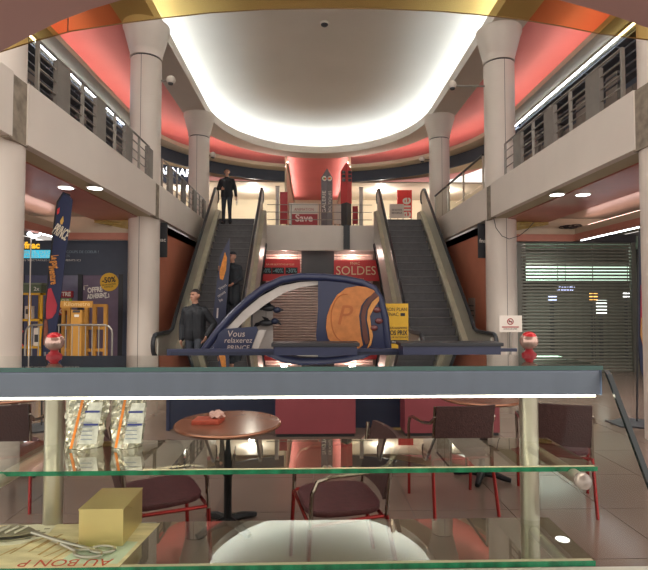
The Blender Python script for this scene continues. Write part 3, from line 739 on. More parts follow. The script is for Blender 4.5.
# white poster inside with two dark toy creatures hanging
ps = thing('white_poster', 'white poster panel standing inside the inflatable arch', 'poster', (at_y(262, 340, YA + .5).x, YA + .5, 0))
a, b = at_y(252, 304, YA + .5), at_y(273, 350, YA + .5)
MB().box((a.x, YA + .5, 0.0), (b.x, YA + .52, a.z)).build('sheet', mat('poster_white', '#b5aca6', .5), ps)
MB().box((a.x - .01, YA + .49, 0), (a.x + .01, YA + .53, a.z)).build('edge_pole', dgrey, ps)
for (px, py, lb, w_) in ((268, 308, 'upper black winged toy figure hanging in the inflatable arch', 1), (266, 323, 'lower black winged toy figure hanging in the inflatable arch', -1)):
    p = at_y(px, py, YA + (.2 if px > 267 else .36))
    t = thing('hanging_toy', lb, 'toy', p, 0, 'black hanging toys')
    MB().ball(p, .07, 12, sq=(1.7, .8, .75)).build('body', black, t, True)
    MB().ball((p.x + .14, p.y - .01, p.z - .03 * w_), .055, 12, sq=(1.1, .9, .9)).build('head', navyd, t, True)
    MB().tube([(p.x + .18, p.y, p.z - .03 * w_), (p.x + .24, p.y, p.z - .03)], [.03, .006], 8).build('snout', black, t)
    MB().prism([(p.x - .08, p.y, p.z + .02), (p.x - .22, p.y + .05, p.z + .09 * w_), (p.x - .17, p.y + .05, p.z - .0), (p.x - .1, p.y, p.z - .04)], (0, .02, 0)).build('wing', black, t)
    MB().prism([(p.x - .02, p.y, p.z + .04), (p.x - .06, p.y - .1, p.z + .11), (p.x + .04, p.y - .08, p.z + .08), (p.x + .06, p.y, p.z + .03)], (0, .02, 0)).build('wing', black, t)
    zt2 = 1.75 if px > 267 else 1.7
    MB().tube([(p.x, p.y, p.z + .04), (p.x, p.y, zt2)], .003, 4).build('string', dgrey, t)
# yellow sale board beside it
yb_ = 9.0
yp = thing('sale_board', 'yellow BON PLAN sale board beside the inflatable arch', 'sign', (at_y(396, 350, yb_).x, yb_, 0))
a, b = at_y(384, 303.5, yb_), at_y(408.5, 352, yb_)
MB().box((a.x, yb_, .05), (b.x, yb_ + .03, a.z)).build('board', yellow, yp)
MB().box((a.x - .02, yb_ - .15, 0), (b.x + .02, yb_ + .18, .05)).build('foot', dgrey, yp)
for body, sz, px, py, wd in (('BON PLAN', .09, 396.5, 309.5, .37), ('FNAC', .09, 393, 314.5, .2), ('VOUS ALIGNONS', .06, 397, 328, .36), ('NOS PRIX', .12, 397, 333, .38), ('SUR INTERNET', .045, 399, 337.5, .34)):
    text('lettering', body, sz, at_y(px, py, yb_ - .003), btxt, yp, width=wd, bold=.003 if body == 'NOS PRIX' else 0)
a, b = at_y(391, 340, yb_), at_y(407.5, 343.5, yb_)
MB().box((a.x, yb_ - .006, b.z), (b.x, yb_, a.z)).build('black_bar', btxt, yp)
a, b = at_y(400.5, 313, yb_), at_y(405, 316, yb_)
MB().box((a.x, yb_ - .006, b.z), (b.x, yb_, a.z)).build('logo_block', btxt, yp)
text('lettering', 'fnac.com', .045, at_y(399, 341.8, yb_ - .008), wtxt, yp, width=.26)

# ---- red banners under the bridge
for (x0, y0, x1, y1, nm, lb) in ((257, 259, 300, 281, 'l', 'red banner with -50% -40% -30% under the bridge'), (334, 260, 383, 281, 'r', 'red SOLDES sale banner under the bridge')):
    yk = 16.9; a, b = at_y(x0, y0, yk), at_y(x1, y1, yk)
    t = thing('sale_banner', lb, 'banner', ((a.x + b.x) / 2, yk, b.z), 0, 'red sale banners')
    MB().box((a.x, yk, b.z), (b.x, yk + .03, a.z)).build('cloth', red, t)
    for xx in (a.x + .1, b.x - .1): MB().tube([(xx, yk + .015, a.z), (xx, yk + .015, 3.4)], .006, 4).build('hanger', dgrey, t)
    if nm == 'r':
        text('lettering', 'SOLDES', .42, at_y(356, 271, yk - .004), mat('cream_ink', '#ead8b0', .6, var=0), t, width=1.35)
        text('lettering', 'FNAC', .13, at_y(355, 263.5, yk - .004), MATS['cream_ink'], t)
        text('lettering', 'JUSQU\'AU', .1, at_y(357, 279.3, yk - .004), MATS['cream_ink'], t)
        q0, q1 = at_y(379, 268, yk), at_y(383, 274, yk); MB().box((q0.x, yk - .006, q1.z), (q1.x, yk, q0.z)).build('logo_block', btxt, t)
    else:
        text('lettering', 'SUR UNE SELECTION D\'ARTICLES', .08, at_y(280, 264.5, yk - .004), MATS['cream_ink'], t, width=.95)
        for body, px in (('-50%', 265.5), ('-40%', 278), ('-30%', 291.5)):
            q0, q1 = at_y(px - 6, 267.5, yk), at_y(px + 6, 274, yk)
            bl = MB().box((q0.x, yk - .01, q1.z), (q1.x, yk, q0.z)).build('black_tile', btxt, t)
            text('figure', body, .2, at_y(px, 270.8, yk - .014), mat('cyan_ink', '#8fc0c4', .6, var=0), bl, width=.34)
        q0, q1 = at_y(292, 276.5, yk), at_y(298, 279, yk); MB().box((q0.x, yk - .006, q1.z), (q1.x, yk, q0.z)).build('logo_block', yellow, t)

# ================================================================== BRIDGE RAILING AND WHAT STANDS ON IT
br = thing('bridge_railing', 'thin metal railing on the white bridge between the escalators', 'railing', (AX, 16.6, FL2))
for z in (4.35, 4.6, 4.85): MB().tube([(AX - 1.75, 16.62, z), (AX + 1.75, 16.62, z)], .012, 6).build('rail', railg, br)
for x in (-.95, 0, .75): MB().box((AX + x - .02, 16.6, FL2), (AX + x + .02, 16.64, 4.87)).build('post', railg, br)
for px, h0, lb in ((277.5, 187, 'pale square post at the left end of the bridge'), (361, 188, 'pale square post at the right end of the bridge')):
    p = at_y(px, h0, 16.9)
    t = thing('square_post', lb, 'post', (p.x, 16.9, FL2), 0, 'pale square posts')
    MB().box((p.x - .06, 16.84, FL2), (p.x + .06, 16.96, p.z)).build('shaft', mat('pale_post', '#b4aca6', .5), t)
    MB().box((p.x - .07, 16.83, p.z), (p.x + .07, 16.97, p.z + .02)).build('cap', railg, t)
def totem(px, ptop, pbase_z, wpx, y, cols, label, text_body, yz):
    p = at_y(px, ptop, y); hw = wpx / 2 / F * y; x = p.x; zb = pbase_z; zs = p.z - hw * 1.3
    t = thing('advertising_totem', label, 'totem', (x, y, zb))
    mb = MB()
    # triangular prism standing edge-on: ridge to the viewer
    tri = [(x - hw, y + hw), (x, y - hw * .5), (x + hw, y + hw)]
    v = [(a, b, zb + yz) for a, b in tri] + [(a, b, zs) for a, b in tri] + [(x, y - hw * .5, p.z)]
    mb.add(v, [(2, 1, 0), (0, 1, 4, 3), (1, 2, 5, 4), (2, 0, 3, 5), (3, 4, 6), (4, 5, 6), (5, 3, 6)]).build('body', cols[0], t)
    if yz > 0:
        MB().prism([(a * .9 + x * .1, b, zb) for a, b in tri], (0, 0, yz)).build('lower_body', cols[1], t)
    return t, x, zs, hw, p
gt, x, zs, hw, p = totem(327, 169, FL2, 11.5, 16.95, [mat('totem_grey', '#6f6a70', .5)], 'grey pointed advertising totem on the bridge', '', 0)
for dx, cs in ((-.09, ('#5a9a4a', '#d8402e')), (.09, ('#d8402e', '#e2a030'))):
    o = MB().lathe([(.085, -.006), (.085, .006)], (0, 0, 0), 16).build('round_logo', wtxt, gt, local=True); o.location = (dx, -.1, zs - .1 - FL2); o.rotation_euler = (PI / 2, 0, .5 if dx < 0 else -.5)
    for q in range(2):
        o2 = MB().box((-.05 + .05 * q, -.03, .004), (0 + .05 * q, .03, .012)).build('logo_patch', mat('logo_' + cs[q].strip('#'), cs[q], .5), o, local=True)
text('lettering', 'GALERIE', .17, (x - .10, 16.95 - .11, 5.0), wtxt, gt, rot=(PI / 2, -PI / 2, 0), width=.75)
text('lettering', 'BOUTIQUES', .13, (x + .10, 16.95 - .11, 5.0), wtxt, gt, rot=(PI / 2, -PI / 2, 0), width=.75)
rt, x, zs, hw, p = totem(346.5, 162.5, FL2 - .02, 11.5, 16.3, [red, black], 'red pointed totem with black lower half in front of the bridge', '', .75)
MB().box((x - .10, 16.22, 3.32), (x + .10, 16.38, FL2 - .02)).build('post', black, rt)
for s in (-1, 1):
    for q in range(3):
        MB().box((x + s * .1 - .055, 16.3 - .13, zs - .42 + q * .13), (x + s * .1 + .055, 16.3 - .11, zs - .32 + q * .13)).build('dark_block', black, rt)
# shop furniture behind the bridge
def board(name, lb, cat, x0, y0, x1, y1, y, m_, grp=None, foot=True):
    a, b = at_y(x0, y0, y), at_y(x1, y1, y)
    t = thing(name, lb, cat, ((a.x + b.x) / 2, y, FL2), 0, grp)
    MB().box((a.x, y, max(FL2 + .04, b.z)), (b.x, y + .03, a.z)).build('panel', m_, t)
    MB().box((a.x, y - .12, FL2), (b.x, y + .15, FL2 + .04)).build('foot', dgrey, t)
    if b.z > FL2 + .06: MB().box((a.x + .02, y + .005, FL2 + .04), (a.x + .05, y + .025, b.z)).box((b.x - .05, y + .005, FL2 + .04), (b.x - .02, y + .025, b.z)).build('leg', dgrey, t)
    return t, a, b
t, a, b = board('red_poster', 'narrow red poster panel beside the left bridge post', 'poster', 280, 192, 287.5, 224, 18.2, redd)
t, a, b = board('red_poster', 'narrow red poster panel beside the right bridge post', 'poster', 352.5, 206, 358, 224, 18.2, redd)
t, a, b = board('sale_board', 'white board with red Save panel behind the bridge railing', 'sign', 289, 203, 318, 224, 17.8, white)
q0, q1 = at_y(291.5, 214, 17.79), at_y(317.5, 225, 17.79)
MB().box((q0.x, 17.78, q1.z), (q1.x, 17.8, q0.z)).build('red_panel', redd, t)
text('lettering', 'Save', .36, at_y(304, 218.3, 17.77), mat('pink_white', '#e8cfc8', .6, var=0), t, width=.62, bold=.008)
text('lettering', 'ANIMATION', .14, at_y(304, 209.5, 17.79), redd, t, width=.7)
t, a, b = board('white_board', 'plain white board behind the red totem', 'sign', 334, 204, 341, 224, 18.0, white)
# red shop panel upstairs right with lettering and small white board
t, a, b = board('red_poster', 'tall red poster with white lettering above the right escalator', 'poster', 397, 190, 412, 218, 22.6, mat('bright_red', '#e03a3a', .5, var=.2, scale=1.2))
text('lettering', 'elle', .75, at_y(405.5, 208, 22.58), wtxt, t, rot=(PI / 2, -PI / 2, 0), width=.95, bold=.015)
t, a, b = board('white_board', 'white notice board above the right escalator', 'sign', 389.5, 204, 404, 218, 19.5, white)
for q, s_ in enumerate(('ON VOUS INVITE', 'BIENVENUE')):
    text('lettering', s_, .1, at_y(397, 210 + 3 * q, 19.49), btxt, t, width=.4)
# shop sign on the left header
sg = thing('shop_sign', 'white lit NAF NAF letters on the dark header upstairs left', 'sign', at_y(172, 172, 17.2))
for q in (-1, 1):
    text('lettering', 'NAF', .36, at_y(171, 171.5, 17.2) + Vector((q * .34 * math.cos(.45), q * .34 * math.sin(.45), 0)), emis('sign_white', '#f2f6ff', 2.2), sg, rot=(PI / 2, 0, .45), ext=.03, width=.6)
MB().box((-.9, .04, -.02), (.9, .08, .02)).build('mounting_rail', dgrey, sg, local=True).rotation_euler = (0, 0, .45)
struct(MB().prism([at_y(158, 163, 17.6), at_y(200, 172, 18.2), at_y(200, 186, 18.2), at_y(158, 182, 17.6)], (0, .1, 0)).build('wall_sign_header', darknavy))
# small black hanging signs on the terracotta walls
for px0, px1, lb, s in ((479, 486.5, 'small black hanging sign on the right terracotta wall', 1), (157.5, 161, 'small black hanging sign on the left terracotta wall', -1)):
    y = 11.25; xw = AX + s * 3.76; a = at_y(479, 224, y); b = at_y(486, 258, y)
    xa, xb = sorted((xw - s * .25, xw))
    t = thing('hanging_sign', lb, 'sign', ((xa + xb) / 2, y, (a.z + b.z) / 2), 0, 'black wall signs')
    MB().box((xa, y - .02, b.z), (xb, y + .02, a.z)).build('panel', black, t)
    MB().box((xw - .02, y - .03, a.z), (xw + .02, y + .03, a.z + .12)).build('bracket', railg, t)
    text('lettering', 'fnac', .13, ((xa + xb) / 2, y - .024, (a.z + b.z) / 2), wtxt, t, width=.2)
# ================================================================== LEFT SHOP
Y1 = 11.3
xl0, xl1 = -7.6, -4.05
ls = struct(MB().box((xl0, Y1 + .0, 2.2), (xl1, Y1 + .15, 2.98)).build('wall_shop_left', darknavy))
struct(MB().box((xl0, Y1 + 2.5, 0), (xl1, Y1 + 2.6, 3.2)).build('wall_shop_left_rear', mat('shop_rear', '#4c4858', .6)))
a = at_y(75, 251, Y1); b = at_y(123, 356, Y1)
pu = mat('purple_poster', '#6d5c70', .5, var=.08)
for x0, x1, nm, m_ in ((81.5, 119, 'door_panel', pu), (60.5, 79.5, 'door_panel', mat('lilac_glass', '#6d6880', .2)), (24, 58, 'door_panel', mat('lilac_glass2', '#5e5f78', .2))):
    q0 = at_y(x0, 270, Y1); q1 = at_y(x1, 270, Y1)
    MB().box((q0.x, Y1 + .02, .05), (q1.x, Y1 + .06, 2.2)).build(nm, m_, ls)
for px in (22, 59.5, 80.5, 121):
    q0 = at_y(px, 270, Y1); MB().box((q0.x - .05, Y1 - .01, 0), (q0.x + .05, Y1 + .08, 2.22)).build('door_frame', black, ls)
MB().box((at_y(121, 270, Y1).x, Y1, 0), (xl1, Y1 + .1, 2.2)).build('door_frame', darknavy, ls)
# header lettering
hs = thing('shop_sign', 'lit ticket-office lettering on the dark left shop front', 'sign', (at_y(60, 255, Y1).x, Y1, 2.5))
text('lettering', 'billetterie', .17, at_y(13.5, 245.5, Y1 - .01), wtxt, hs)
text('lettering', 'fnac', .2, at_y(32, 245.5, Y1 - .01), mat('yellow_lit', '#e8b030', .5, emit='#e8b030', estr=.6), hs, width=.34, bold=.008)
q0, q1 = at_y(5, 250, Y1), at_y(56, 258.2, Y1)
MB().box((q0.x, Y1 - .012, q1.z), (q1.x, Y1 - .002, q0.z)).build('cyan_band', cyan, hs)
text('lettering', 'MEUBLES, DECO', .09, at_y(34, 252.3, Y1 - .018), wtxt, hs, width=.95)
text('lettering', 'SPECTACLES SCENES', .09, at_y(34, 256.2, Y1 - .018), wtxt, hs, width=1.0)
text('lettering', 'ET COUPS DE COEUR !', .085, at_y(80, 252, Y1 - .008), mat('grey_blue_ink', '#8fa0ac', .6, var=0), hs, width=.82)
text('lettering', 'ARTS', .07, at_y(66, 256, Y1 - .008), MATS['grey_blue_ink'], hs)
text('lettering', 'VOS SPECTACLES ET EVENEMENTS ICI', .06, at_y(50, 260.3, Y1 - .008), wtxt, hs, width=1.35)
# round discount sticker and bracketed offer
rs = thing('discount_sticker', 'round yellow -50% sticker on the purple shop door', 'sticker', at_y(109, 282, Y1 - .02))
p = at_y(109, 281.5, Y1)
o = MB().lathe([(.205, -.004), (.205, .004)], (0, 0, 0), 32).build('disc', yellow, rs, local=True); o.location = (0, .015, 0); o.rotation_euler = (PI / 2, 0, 0)
text('lettering', '-50%', .17, (p.x, Y1 - .012, p.z + .03), btxt, rs, rot=(PI / 2, -.1, 0), width=.3, bold=.004)
text('lettering', 'SUR UNE SELECTION', .05, (p.x, Y1 - .012, p.z - .07), btxt, rs, rot=(PI / 2, -.1, 0), width=.3)
text('lettering', 'D\'ARTICLES', .05, (p.x, Y1 - .012, p.z - .12), btxt, rs, rot=(PI / 2, -.1, 0), width=.2)
of = thing('offer_lettering', 'white bracketed OFFRE ADHERENT lettering on the purple shop door', 'sign', at_y(96, 293, Y1))
text('lettering', 'OFFRE', .16, at_y(95, 290, Y1 + .012), wtxt, of, rot=(PI / 2, -.1, 0), width=.33, bold=.006)
text('lettering', 'ADHERENT', .14, at_y(97, 296, Y1 + .012), wtxt, of, rot=(PI / 2, -.1, 0), width=.44, bold=.006)
for pts in ([(84, 290), (84, 286), (88, 285.5)], [(105, 298), (109, 297), (108.5, 293.5)]):
    MB().tube([at_y(a_, b_, Y1 + .01) for a_, b_ in pts], .012, 4).build('bracket_mark', wtxt, of)
# coloured notices behind glass
for (x0, y0, x1, y1, m_, tx, lb) in ((58, 291, 72.5, 297.5, redd, 'TRE', 'red notice reading TRE beside the navy flag'), (58, 298.5, 71, 304, mat('lime_notice', '#8fb040', .5), 'OUR', 'lime notice reading OUR beside the navy flag'), (57, 308, 66, 315, redd, 'OS', 'lower red notice reading OS beside the navy flag')):
    q0, q1 = at_y(x0, y0, Y1 - .03), at_y(x1, y1, Y1 - .03)
    t = thing('window_notice', lb, 'notice', ((q0.x + q1.x) / 2, Y1 - .03, (q0.z + q1.z) / 2), 0, 'notices on the left shop window')
    MB().box((q0.x, Y1 - .03, q1.z), (q1.x, Y1 + .02, q0.z)).build('card', m_, t)
    text('lettering', tx, .13, at_y((x0 + x1) / 2 + 1, (y0 + y1) / 2, Y1 - .034), wtxt, t, width=(q1.x - q0.x) * .62, bold=.004)

# ---- thin lamp stand in front of the shop
p = at_y(31, 237, 9.9)
t = thing('arm_spotlight', 'thin white stand with a white arm spotlight before the left shop', 'lamp', (p.x, 9.9, 0))
MB().tube([(p.x, 9.9, .02), (p.x, 9.9, p.z)], .012, 6).build('pole', wtxt, t)
MB().lathe([(.16, 0), (.16, .015), (.03, .03)], (p.x, 9.9, 0)).build('base', railg, t)
MB().tube([(p.x - .03, 9.88, p.z + .07), (p.x + .06, 9.86, p.z), (p.x + .22, 9.8, p.z + .03)], [.05, .045, .02], 8).build('head', emis('spot_head', '#eaf4ff', 1.2), t, True)
# ---- yellow shelving with merchandise, far left
sx0, sx1 = at_y(20, 340, 10.2).x, at_y(44, 340, 10.2).x
t = thing('yellow_rack', 'yellow metal rack behind the navy flag on the left', 'shelf', ((sx0 + sx1) / 2, 10.2, 0))
for z in (.25, .7, at_y(30, 320, 10.2).z, at_y(30, 294, 10.2).z): MB().box((sx0, 10.1, z - .02), (sx1, 10.5, z + .02)).build('shelf', yellowm, t)
for x in (sx0 + .02, sx1 - .25, sx1 - .02):
    for y in (10.12, 10.48): MB().box((x - .02, y - .02, 0), (x + .02, y + .02, at_y(30, 293, 10.2).z)).build('upright', yellowm, t)
zt_ = at_y(30, 294, 10.2).z + .02
t = thing('green_crate', 'green-grey crate on top of the yellow rack', 'crate', ((sx0 + sx1) / 2, 10.3, zt_))
MB().box((sx0 + .02, 10.15, zt_), (sx1 - .05, 10.45, zt_ + .17)).build('body', mat('crate_green', '#55604a', .5, var=.2), t); MB().box((sx0, 10.13, zt_ + .17), (sx1 - .03, 10.47, zt_ + .2)).build('rim', mat('crate_rim', '#77806a', .5), t)
text('lettering', '2x', .11, ((sx0 + sx1) / 2 + .1, 10.14, zt_ + .08), wtxt, t)
zz = at_y(30, 320, 10.2).z + .02
t = thing('white_packet', 'white packet standing on the yellow rack shelf', 'packet', (sx0 + .15, 10.25, zz))
MB().box((sx0 + .08, 10.2, zz), (sx0 + .22, 10.3, zz + .26)).build('carton', white, t, bevel=.005); MB().box((sx0 + .1, 10.198, zz + .1), (sx0 + .2, 10.2, zz + .2)).build('label_patch', dgrey, t)
t = thing('white_packet', 'white packet on the lower shelf of the yellow rack', 'packet', (sx1 - .12, 10.25, .72))
MB().box((sx1 - .2, 10.18, .72), (sx1 - .05, 10.3, 1.08)).build('carton', white, t, bevel=.005); MB().box((sx1 - .18, 10.178, .8), (sx1 - .07, 10.18, .95)).build('label_patch', dgrey, t)
# ---- wooden height gauge and display frame
yk = 9.9
p0, p1 = at_y(71, 310, yk), at_y(81, 356, yk)
t = thing('wooden_post_sign', 'orange wooden post with a lettered crossboard behind the barrier', 'sign', ((p0.x + p1.x) / 2, yk, 0))
MB().box((p0.x, yk, 0.05), (p1.x, yk + .12, p0.z)).build('post', wood, t)
q0, q1 = at_y(61, 301, yk), at_y(93, 307.5, yk)
MB().box((q0.x, yk - .03, q1.z), (q1.x, yk, q0.z)).build('crossboard', wood, t)
text('lettering', 'Kilometre', .12, at_y(77, 304.2, yk - .034), mat('pale_wood_ink', '#e6c890', .6, var=0), t, width=.5)
MB().box((p0.x - .12, yk - .1, 0), (p1.x + .12, yk + .25, .05)).build('base', wood, t)
q0, q1 = at_y(73, 310.5, yk), at_y(80, 312.5, yk); MB().box((q0.x, yk - .01, q1.z), (q1.x, yk, q0.z)).build('slot', dgrey, t)
q0, q1 = at_y(74.5, 314.5, yk), at_y(79, 317, yk); MB().box((q0.x, yk - .01, q1.z), (q1.x, yk, q0.z)).build('plate', wtxt, t)
yk = 10.5
t = thing('timber_stand', 'open orange wooden frame stand to the right of the lettered post', 'stand', (at_y(95, 340, yk).x, yk, 0))
for px in (87, 95, 106):
    p = at_y(px, 305, yk); MB().box((p.x - .035, yk - .035, 0), (p.x + .035, yk + .035, p.z)).build('upright', wood, t)
for py in (305.5, 328, 350):
    a, b = at_y(86, py, yk), at_y(107, py, yk); MB().box((a.x, yk - .03, a.z - .03), (b.x, yk + .03, a.z + .03)).build('crossbar', wood, t)
t = thing('timber_stand', 'open orange wooden frame stand to the left of the lettered post', 'stand', (at_y(65, 340, yk).x, yk, 0))
for px in (64, 69.5):
    p = at_y(px, 308, yk); MB().box((p.x - .03, yk - .035, 0), (p.x + .03, yk + .035, p.z)).build('upright', wood, t)
for py in (309, 328, 350):
    a, b = at_y(62, py, yk), at_y(71, py, yk); MB().box((a.x, yk - .03, a.z - .03), (b.x, yk + .03, a.z + .03)).build('crossbar', wood, t)
# ---- galvanised crowd barrier
yk = 9.3
def B_(px, py): return at_y(px, py, yk)
t = thing('crowd_barrier', 'galvanised crowd barrier in front of the left shop', 'barrier', (B_(67, 350).x, yk, 0))
galv = mat('galvanised', '#a9a59c', .35, .8, var=.1)
c0, c1 = B_(25, 350).x, B_(112, 350).x; zt_ = B_(60, 325).z
pth = [(c0, yk, .18), (c0, yk, zt_ - .18)] + [(c0 + .15 - .15 * math.cos(a), yk, zt_ - .15 + .15 * math.sin(a)) for a in [PI / 2 * i / 4 for i in range(1, 5)]] + [(c1 - .15 + .15 * math.sin(a), yk, zt_ - .15 + .15 * math.cos(a)) for a in [PI / 2 * i / 4 for i in range(0, 5)]] + [(c1, yk, .18)]
MB().tube(pth, .019, 8).build('frame', galv, t, True)
MB().tube([(c0, yk, .2), (c1, yk, .2)], .016, 8).build('lower_rail', galv, t)
for k in range(1, 13):
    x = c0 + (c1 - c0) * k / 13; MB().tube([(x, yk, .2), (x, yk, zt_)], .009, 6).build('bar', galv, t)
for x in (c0 + .1, c1 - .1): MB().tube([(x, yk - .25, .015), (x, yk, .18), (x, yk + .25, .015)], .016, 6).build('foot', galv, t)
# red-white tape at its left end
MB().tube([(c0 - .03, yk - .025, zt_ - .1), (c0 - .09, yk - .025, zt_ - .2), (c0 - .09, yk - .025, zt_ - .32), (c0 - .02, yk - .025, zt_ - .38)], .015, 6).build('tape', red, t)

# ================================================================== FLAGS
def flag(outline, y, base_x, label, deco):
    t = thing('feather_flag', label, 'flag', (base_x, y, 0), 0, 'navy feather flags')
    n_ = len(outline)
    fl = MB().prism([at_y(a, b, y) for a, b in outline], (0, .012, 0)).build('fabric', mat('flag_navy', '#20294a', .6, var=.08), t)
    MB().lathe([(.02, 0.0), (.26, .0), (.26, .02), (.03, .04)], (base_x, y, 0), 20).build('base', dgrey, t)
    return t
YG = 6.5
lo_ = [(41, 352), (44, 320), (50, 262), (54.5, 222), (57, 203), (59.5, 197), (64, 193), (69, 195.5), (72.5, 200), (70, 222), (66, 250), (61.5, 290), (57, 325), (53, 352)]
bx_ = at_y(43, 352, YG).x
lf = flag(lo_, YG, bx_, 'tall navy feather flag with yellow-white lettering in front of the left shop', 1)
MB().tube([(bx_, YG, .02), at_y(42, 340, YG), at_y(50, 262, YG), at_y(55, 218, YG), at_y(57.5, 202, YG), at_y(63.5, 192.5, YG), at_y(70, 195.5, YG)], .012, 6).build('pole', black, lf, True)
text('lettering', 'PRINCE', .2, at_y(61, 232.5, YG - .01), mat('flag_cream', '#d8cdb8', .6, var=0), lf, rot=(PI / 2, .55, 0), width=.2, bold=.004)
poly([(57.3, 209), (59.5, 207.5), (59, 213), (57, 214.5)], YG - .006, .006, red, 'red_mark', lf)
o = poly([(60, 221), (63, 216), (63.5, 221), (62, 224.5), (60.5, 224)], YG - .006, .006, mat('flag_gold', '#c9a050', .6), 'gold_mark', lf)
text('lettering', 'Le gout', .13, at_y(55, 262, YG - .01), mat('flag_orange', '#d08a40', .6, var=0), lf, rot=(PI / 2, 1.45, 0), width=.17, bold=.003)
text('lettering', 'aventure', .13, at_y(53, 275, YG - .01), MATS['flag_orange'], lf, rot=(PI / 2, 1.45, 0), width=.24, bold=.003)
poly([(48, 289), (51, 288), (54, 296), (57, 305), (56, 312), (52, 318), (46, 320), (46, 305)], YG - .006, .006, mat('flag_red', '#a83040', .6, var=.15), 'red_shape', lf)
poly([(44, 320), (47, 318), (48, 330), (46, 345), (43, 345)], YG - .006, .006, mat('flag_brown', '#7a4436', .6, var=.3, scale=20), 'brown_shape', lf)
YR = 6.5
br_ = Vector((at_y(637, 424, YR).x, YR, 0))
ro = [(638.5, 345), (638, 300), (638.5, 255), (640, 225), (644, 205), (652, 196), (662, 200), (664, 230), (660, 300), (652, 360), (646, 385), (641, 370)]
rf = flag(ro, YR, br_.x, 'navy and red feather flag cut by the right picture edge', 0)
MB().tube([(br_.x, YR, .02), at_y(637.5, 345, YR), at_y(637.8, 290, YR), at_y(639, 235, YR), at_y(643.5, 206, YR), at_y(652, 195.5, YR)], .012, 6).build('pole', black, rf, True)
MB().box((br_.x - .32, YR - .18, .0), (br_.x + .32, YR + .18, .018)).build('base_plate', dgrey, rf)
poly([(641, 285), (646, 282), (652, 300), (650, 340), (645, 355), (640.5, 335)], YR - .006, .006, MATS['flag_red'], 'red_shape', rf)
poly([(641, 318), (644, 316), (645, 330), (643, 345), (640.5, 335)], YR - .009, .006, mat('flag_tan', '#c08a50', .6), 'tan_shape', rf)

# ================================================================== RIGHT SHOP: roller shutter
sh = thing('roller_shutter', 'closed grey slatted roller shutter of the right shop', 'shutter', (6.0, 11.3, 0))
x0, x1 = 4.76, 7.36
smt = mat('shutter_metal', '#7b7a70', .35, .4, var=.1, scale=8)
ztop = 3.0; n_ = 40; pitch = ztop / n_
sl0 = MB().prism([(x0, 0, 0), (x0, -.014, .012), (x0, -.014, .040), (x0, 0, .052)], (x1 - x0, 0, 0)).build('slat', smt, sh, local=True)
sl0.location = (-6.0, 0, .01)
for k in range(1, n_): share(sl0.data, 'slat', sh, (-6.0, 0, .01 + k * pitch))
for k in range(4):
    x = x0 + .08 + k * (x1 - x0 - .16) / 3
    MB().box((x - .008, 11.302, .01), (x + .008, 11.31, ztop)).build('link_strip', smt, sh)
for x in (x0 - .02, x1 + .03): MB().box((x - .05, 11.24, 0), (x + .05, 11.34, 3.02)).build('guide', mat('guide_metal', '#6a6a62', .4, .5), sh)
MB().box((x0 - .02, 11.22, 2.96), (x1 + .08, 11.5, 3.15)).build('housing', dgrey, sh)
struct(MB().box((x0 - .1, 14.0, 0), (9.3, 14.1, 3.4)).build('wall_shop_right_rear', mat('shop_dim', '#6b6a60', .7)))
struct(MB().box((x0 - .1, 11.5, 3.1), (9.3, 14, 3.15)).build('ceiling_shop_right', mat('shop_ceiling', '#8d9a8c', .6)))
t = thing('shop_light_panel', 'long pale green light panel inside the shuttered shop', 'light', (6.2, 13.0, 2.85))
MB().box((5.55, 13.6, 2.2), (9.0, 13.65, 2.62)).build('diffuser', emis('green_panel', '#cdeed6', .8), t); MB().box((5.5, 13.65, 2.15), (9.05, 13.99, 2.67)).build('frame', railg, t)
t = thing('shop_pillar', 'dark square pillar inside the shuttered shop', 'pillar', (5.1, 12.4, 0))
MB().box((4.9, 12.3, 0), (5.35, 12.7, 3.1)).build('shaft', mat('pillar_brown', '#4a3a36', .6), t); MB().box((4.87, 12.27, 0), (5.38, 12.73, .12)).build('skirting', dgrey, t)
for i, (px, py, s_, col) in enumerate(((553, 298, .1, '#a8b4e0'), (594, 297, .1, '#e0a050'), (602, 305, .13, '#dfe8e0'), (628, 296, .1, '#ffffff'), (522, 292, .08, '#e8fff0'))):
    p = at_y(px, py, 13.2)
    t = thing('lit_display', ('small blue', 'small orange', 'tall pale', 'bright white', 'small bright green')[i] + ' lit display glimpsed through the shutter', 'display', (p.x, 13.2, 0), 0, 'lit displays inside the shuttered shop')
    MB().box((p.x - s_, 13.2, p.z - s_ * (2.2 if i == 2 else .8)), (p.x + s_, 13.25, p.z + s_)).build('screen', emis('display_%d' % i, col, 1.6), t)
    MB().box((p.x - .05, 13.25, 0), (p.x + .05, 13.3, p.z)).build('stand', dgrey, t)
L_ = bpy.data.lights.new('shop_lamp', 'AREA'); L_.energy = 40; L_.size = 1.5; L_.color = (.85, 1, .88)
lo = bpy.data.objects.new('shop_lamp', L_); C.objects.link(lo); lo.location = (6.0, 12.8, 3.05)
# neon word inside
sg = thing('neon_word', 'small pale script sign behind the right shutter', 'sign', at_y(566, 288, 12.4))
MB().tube([at_y(566, 288, 12.4) + Vector((0, .02, 0)), (at_y(566, 288, 12.4).x, 12.42, 3.1)], .008, 5).build('hanger', dgrey, sg)
text('lettering', 'Beauty', .2, at_y(566, 288, 12.4), emis('neon_pale', '#c8d0ff', 1.2), sg, shear=.2, width=.45)
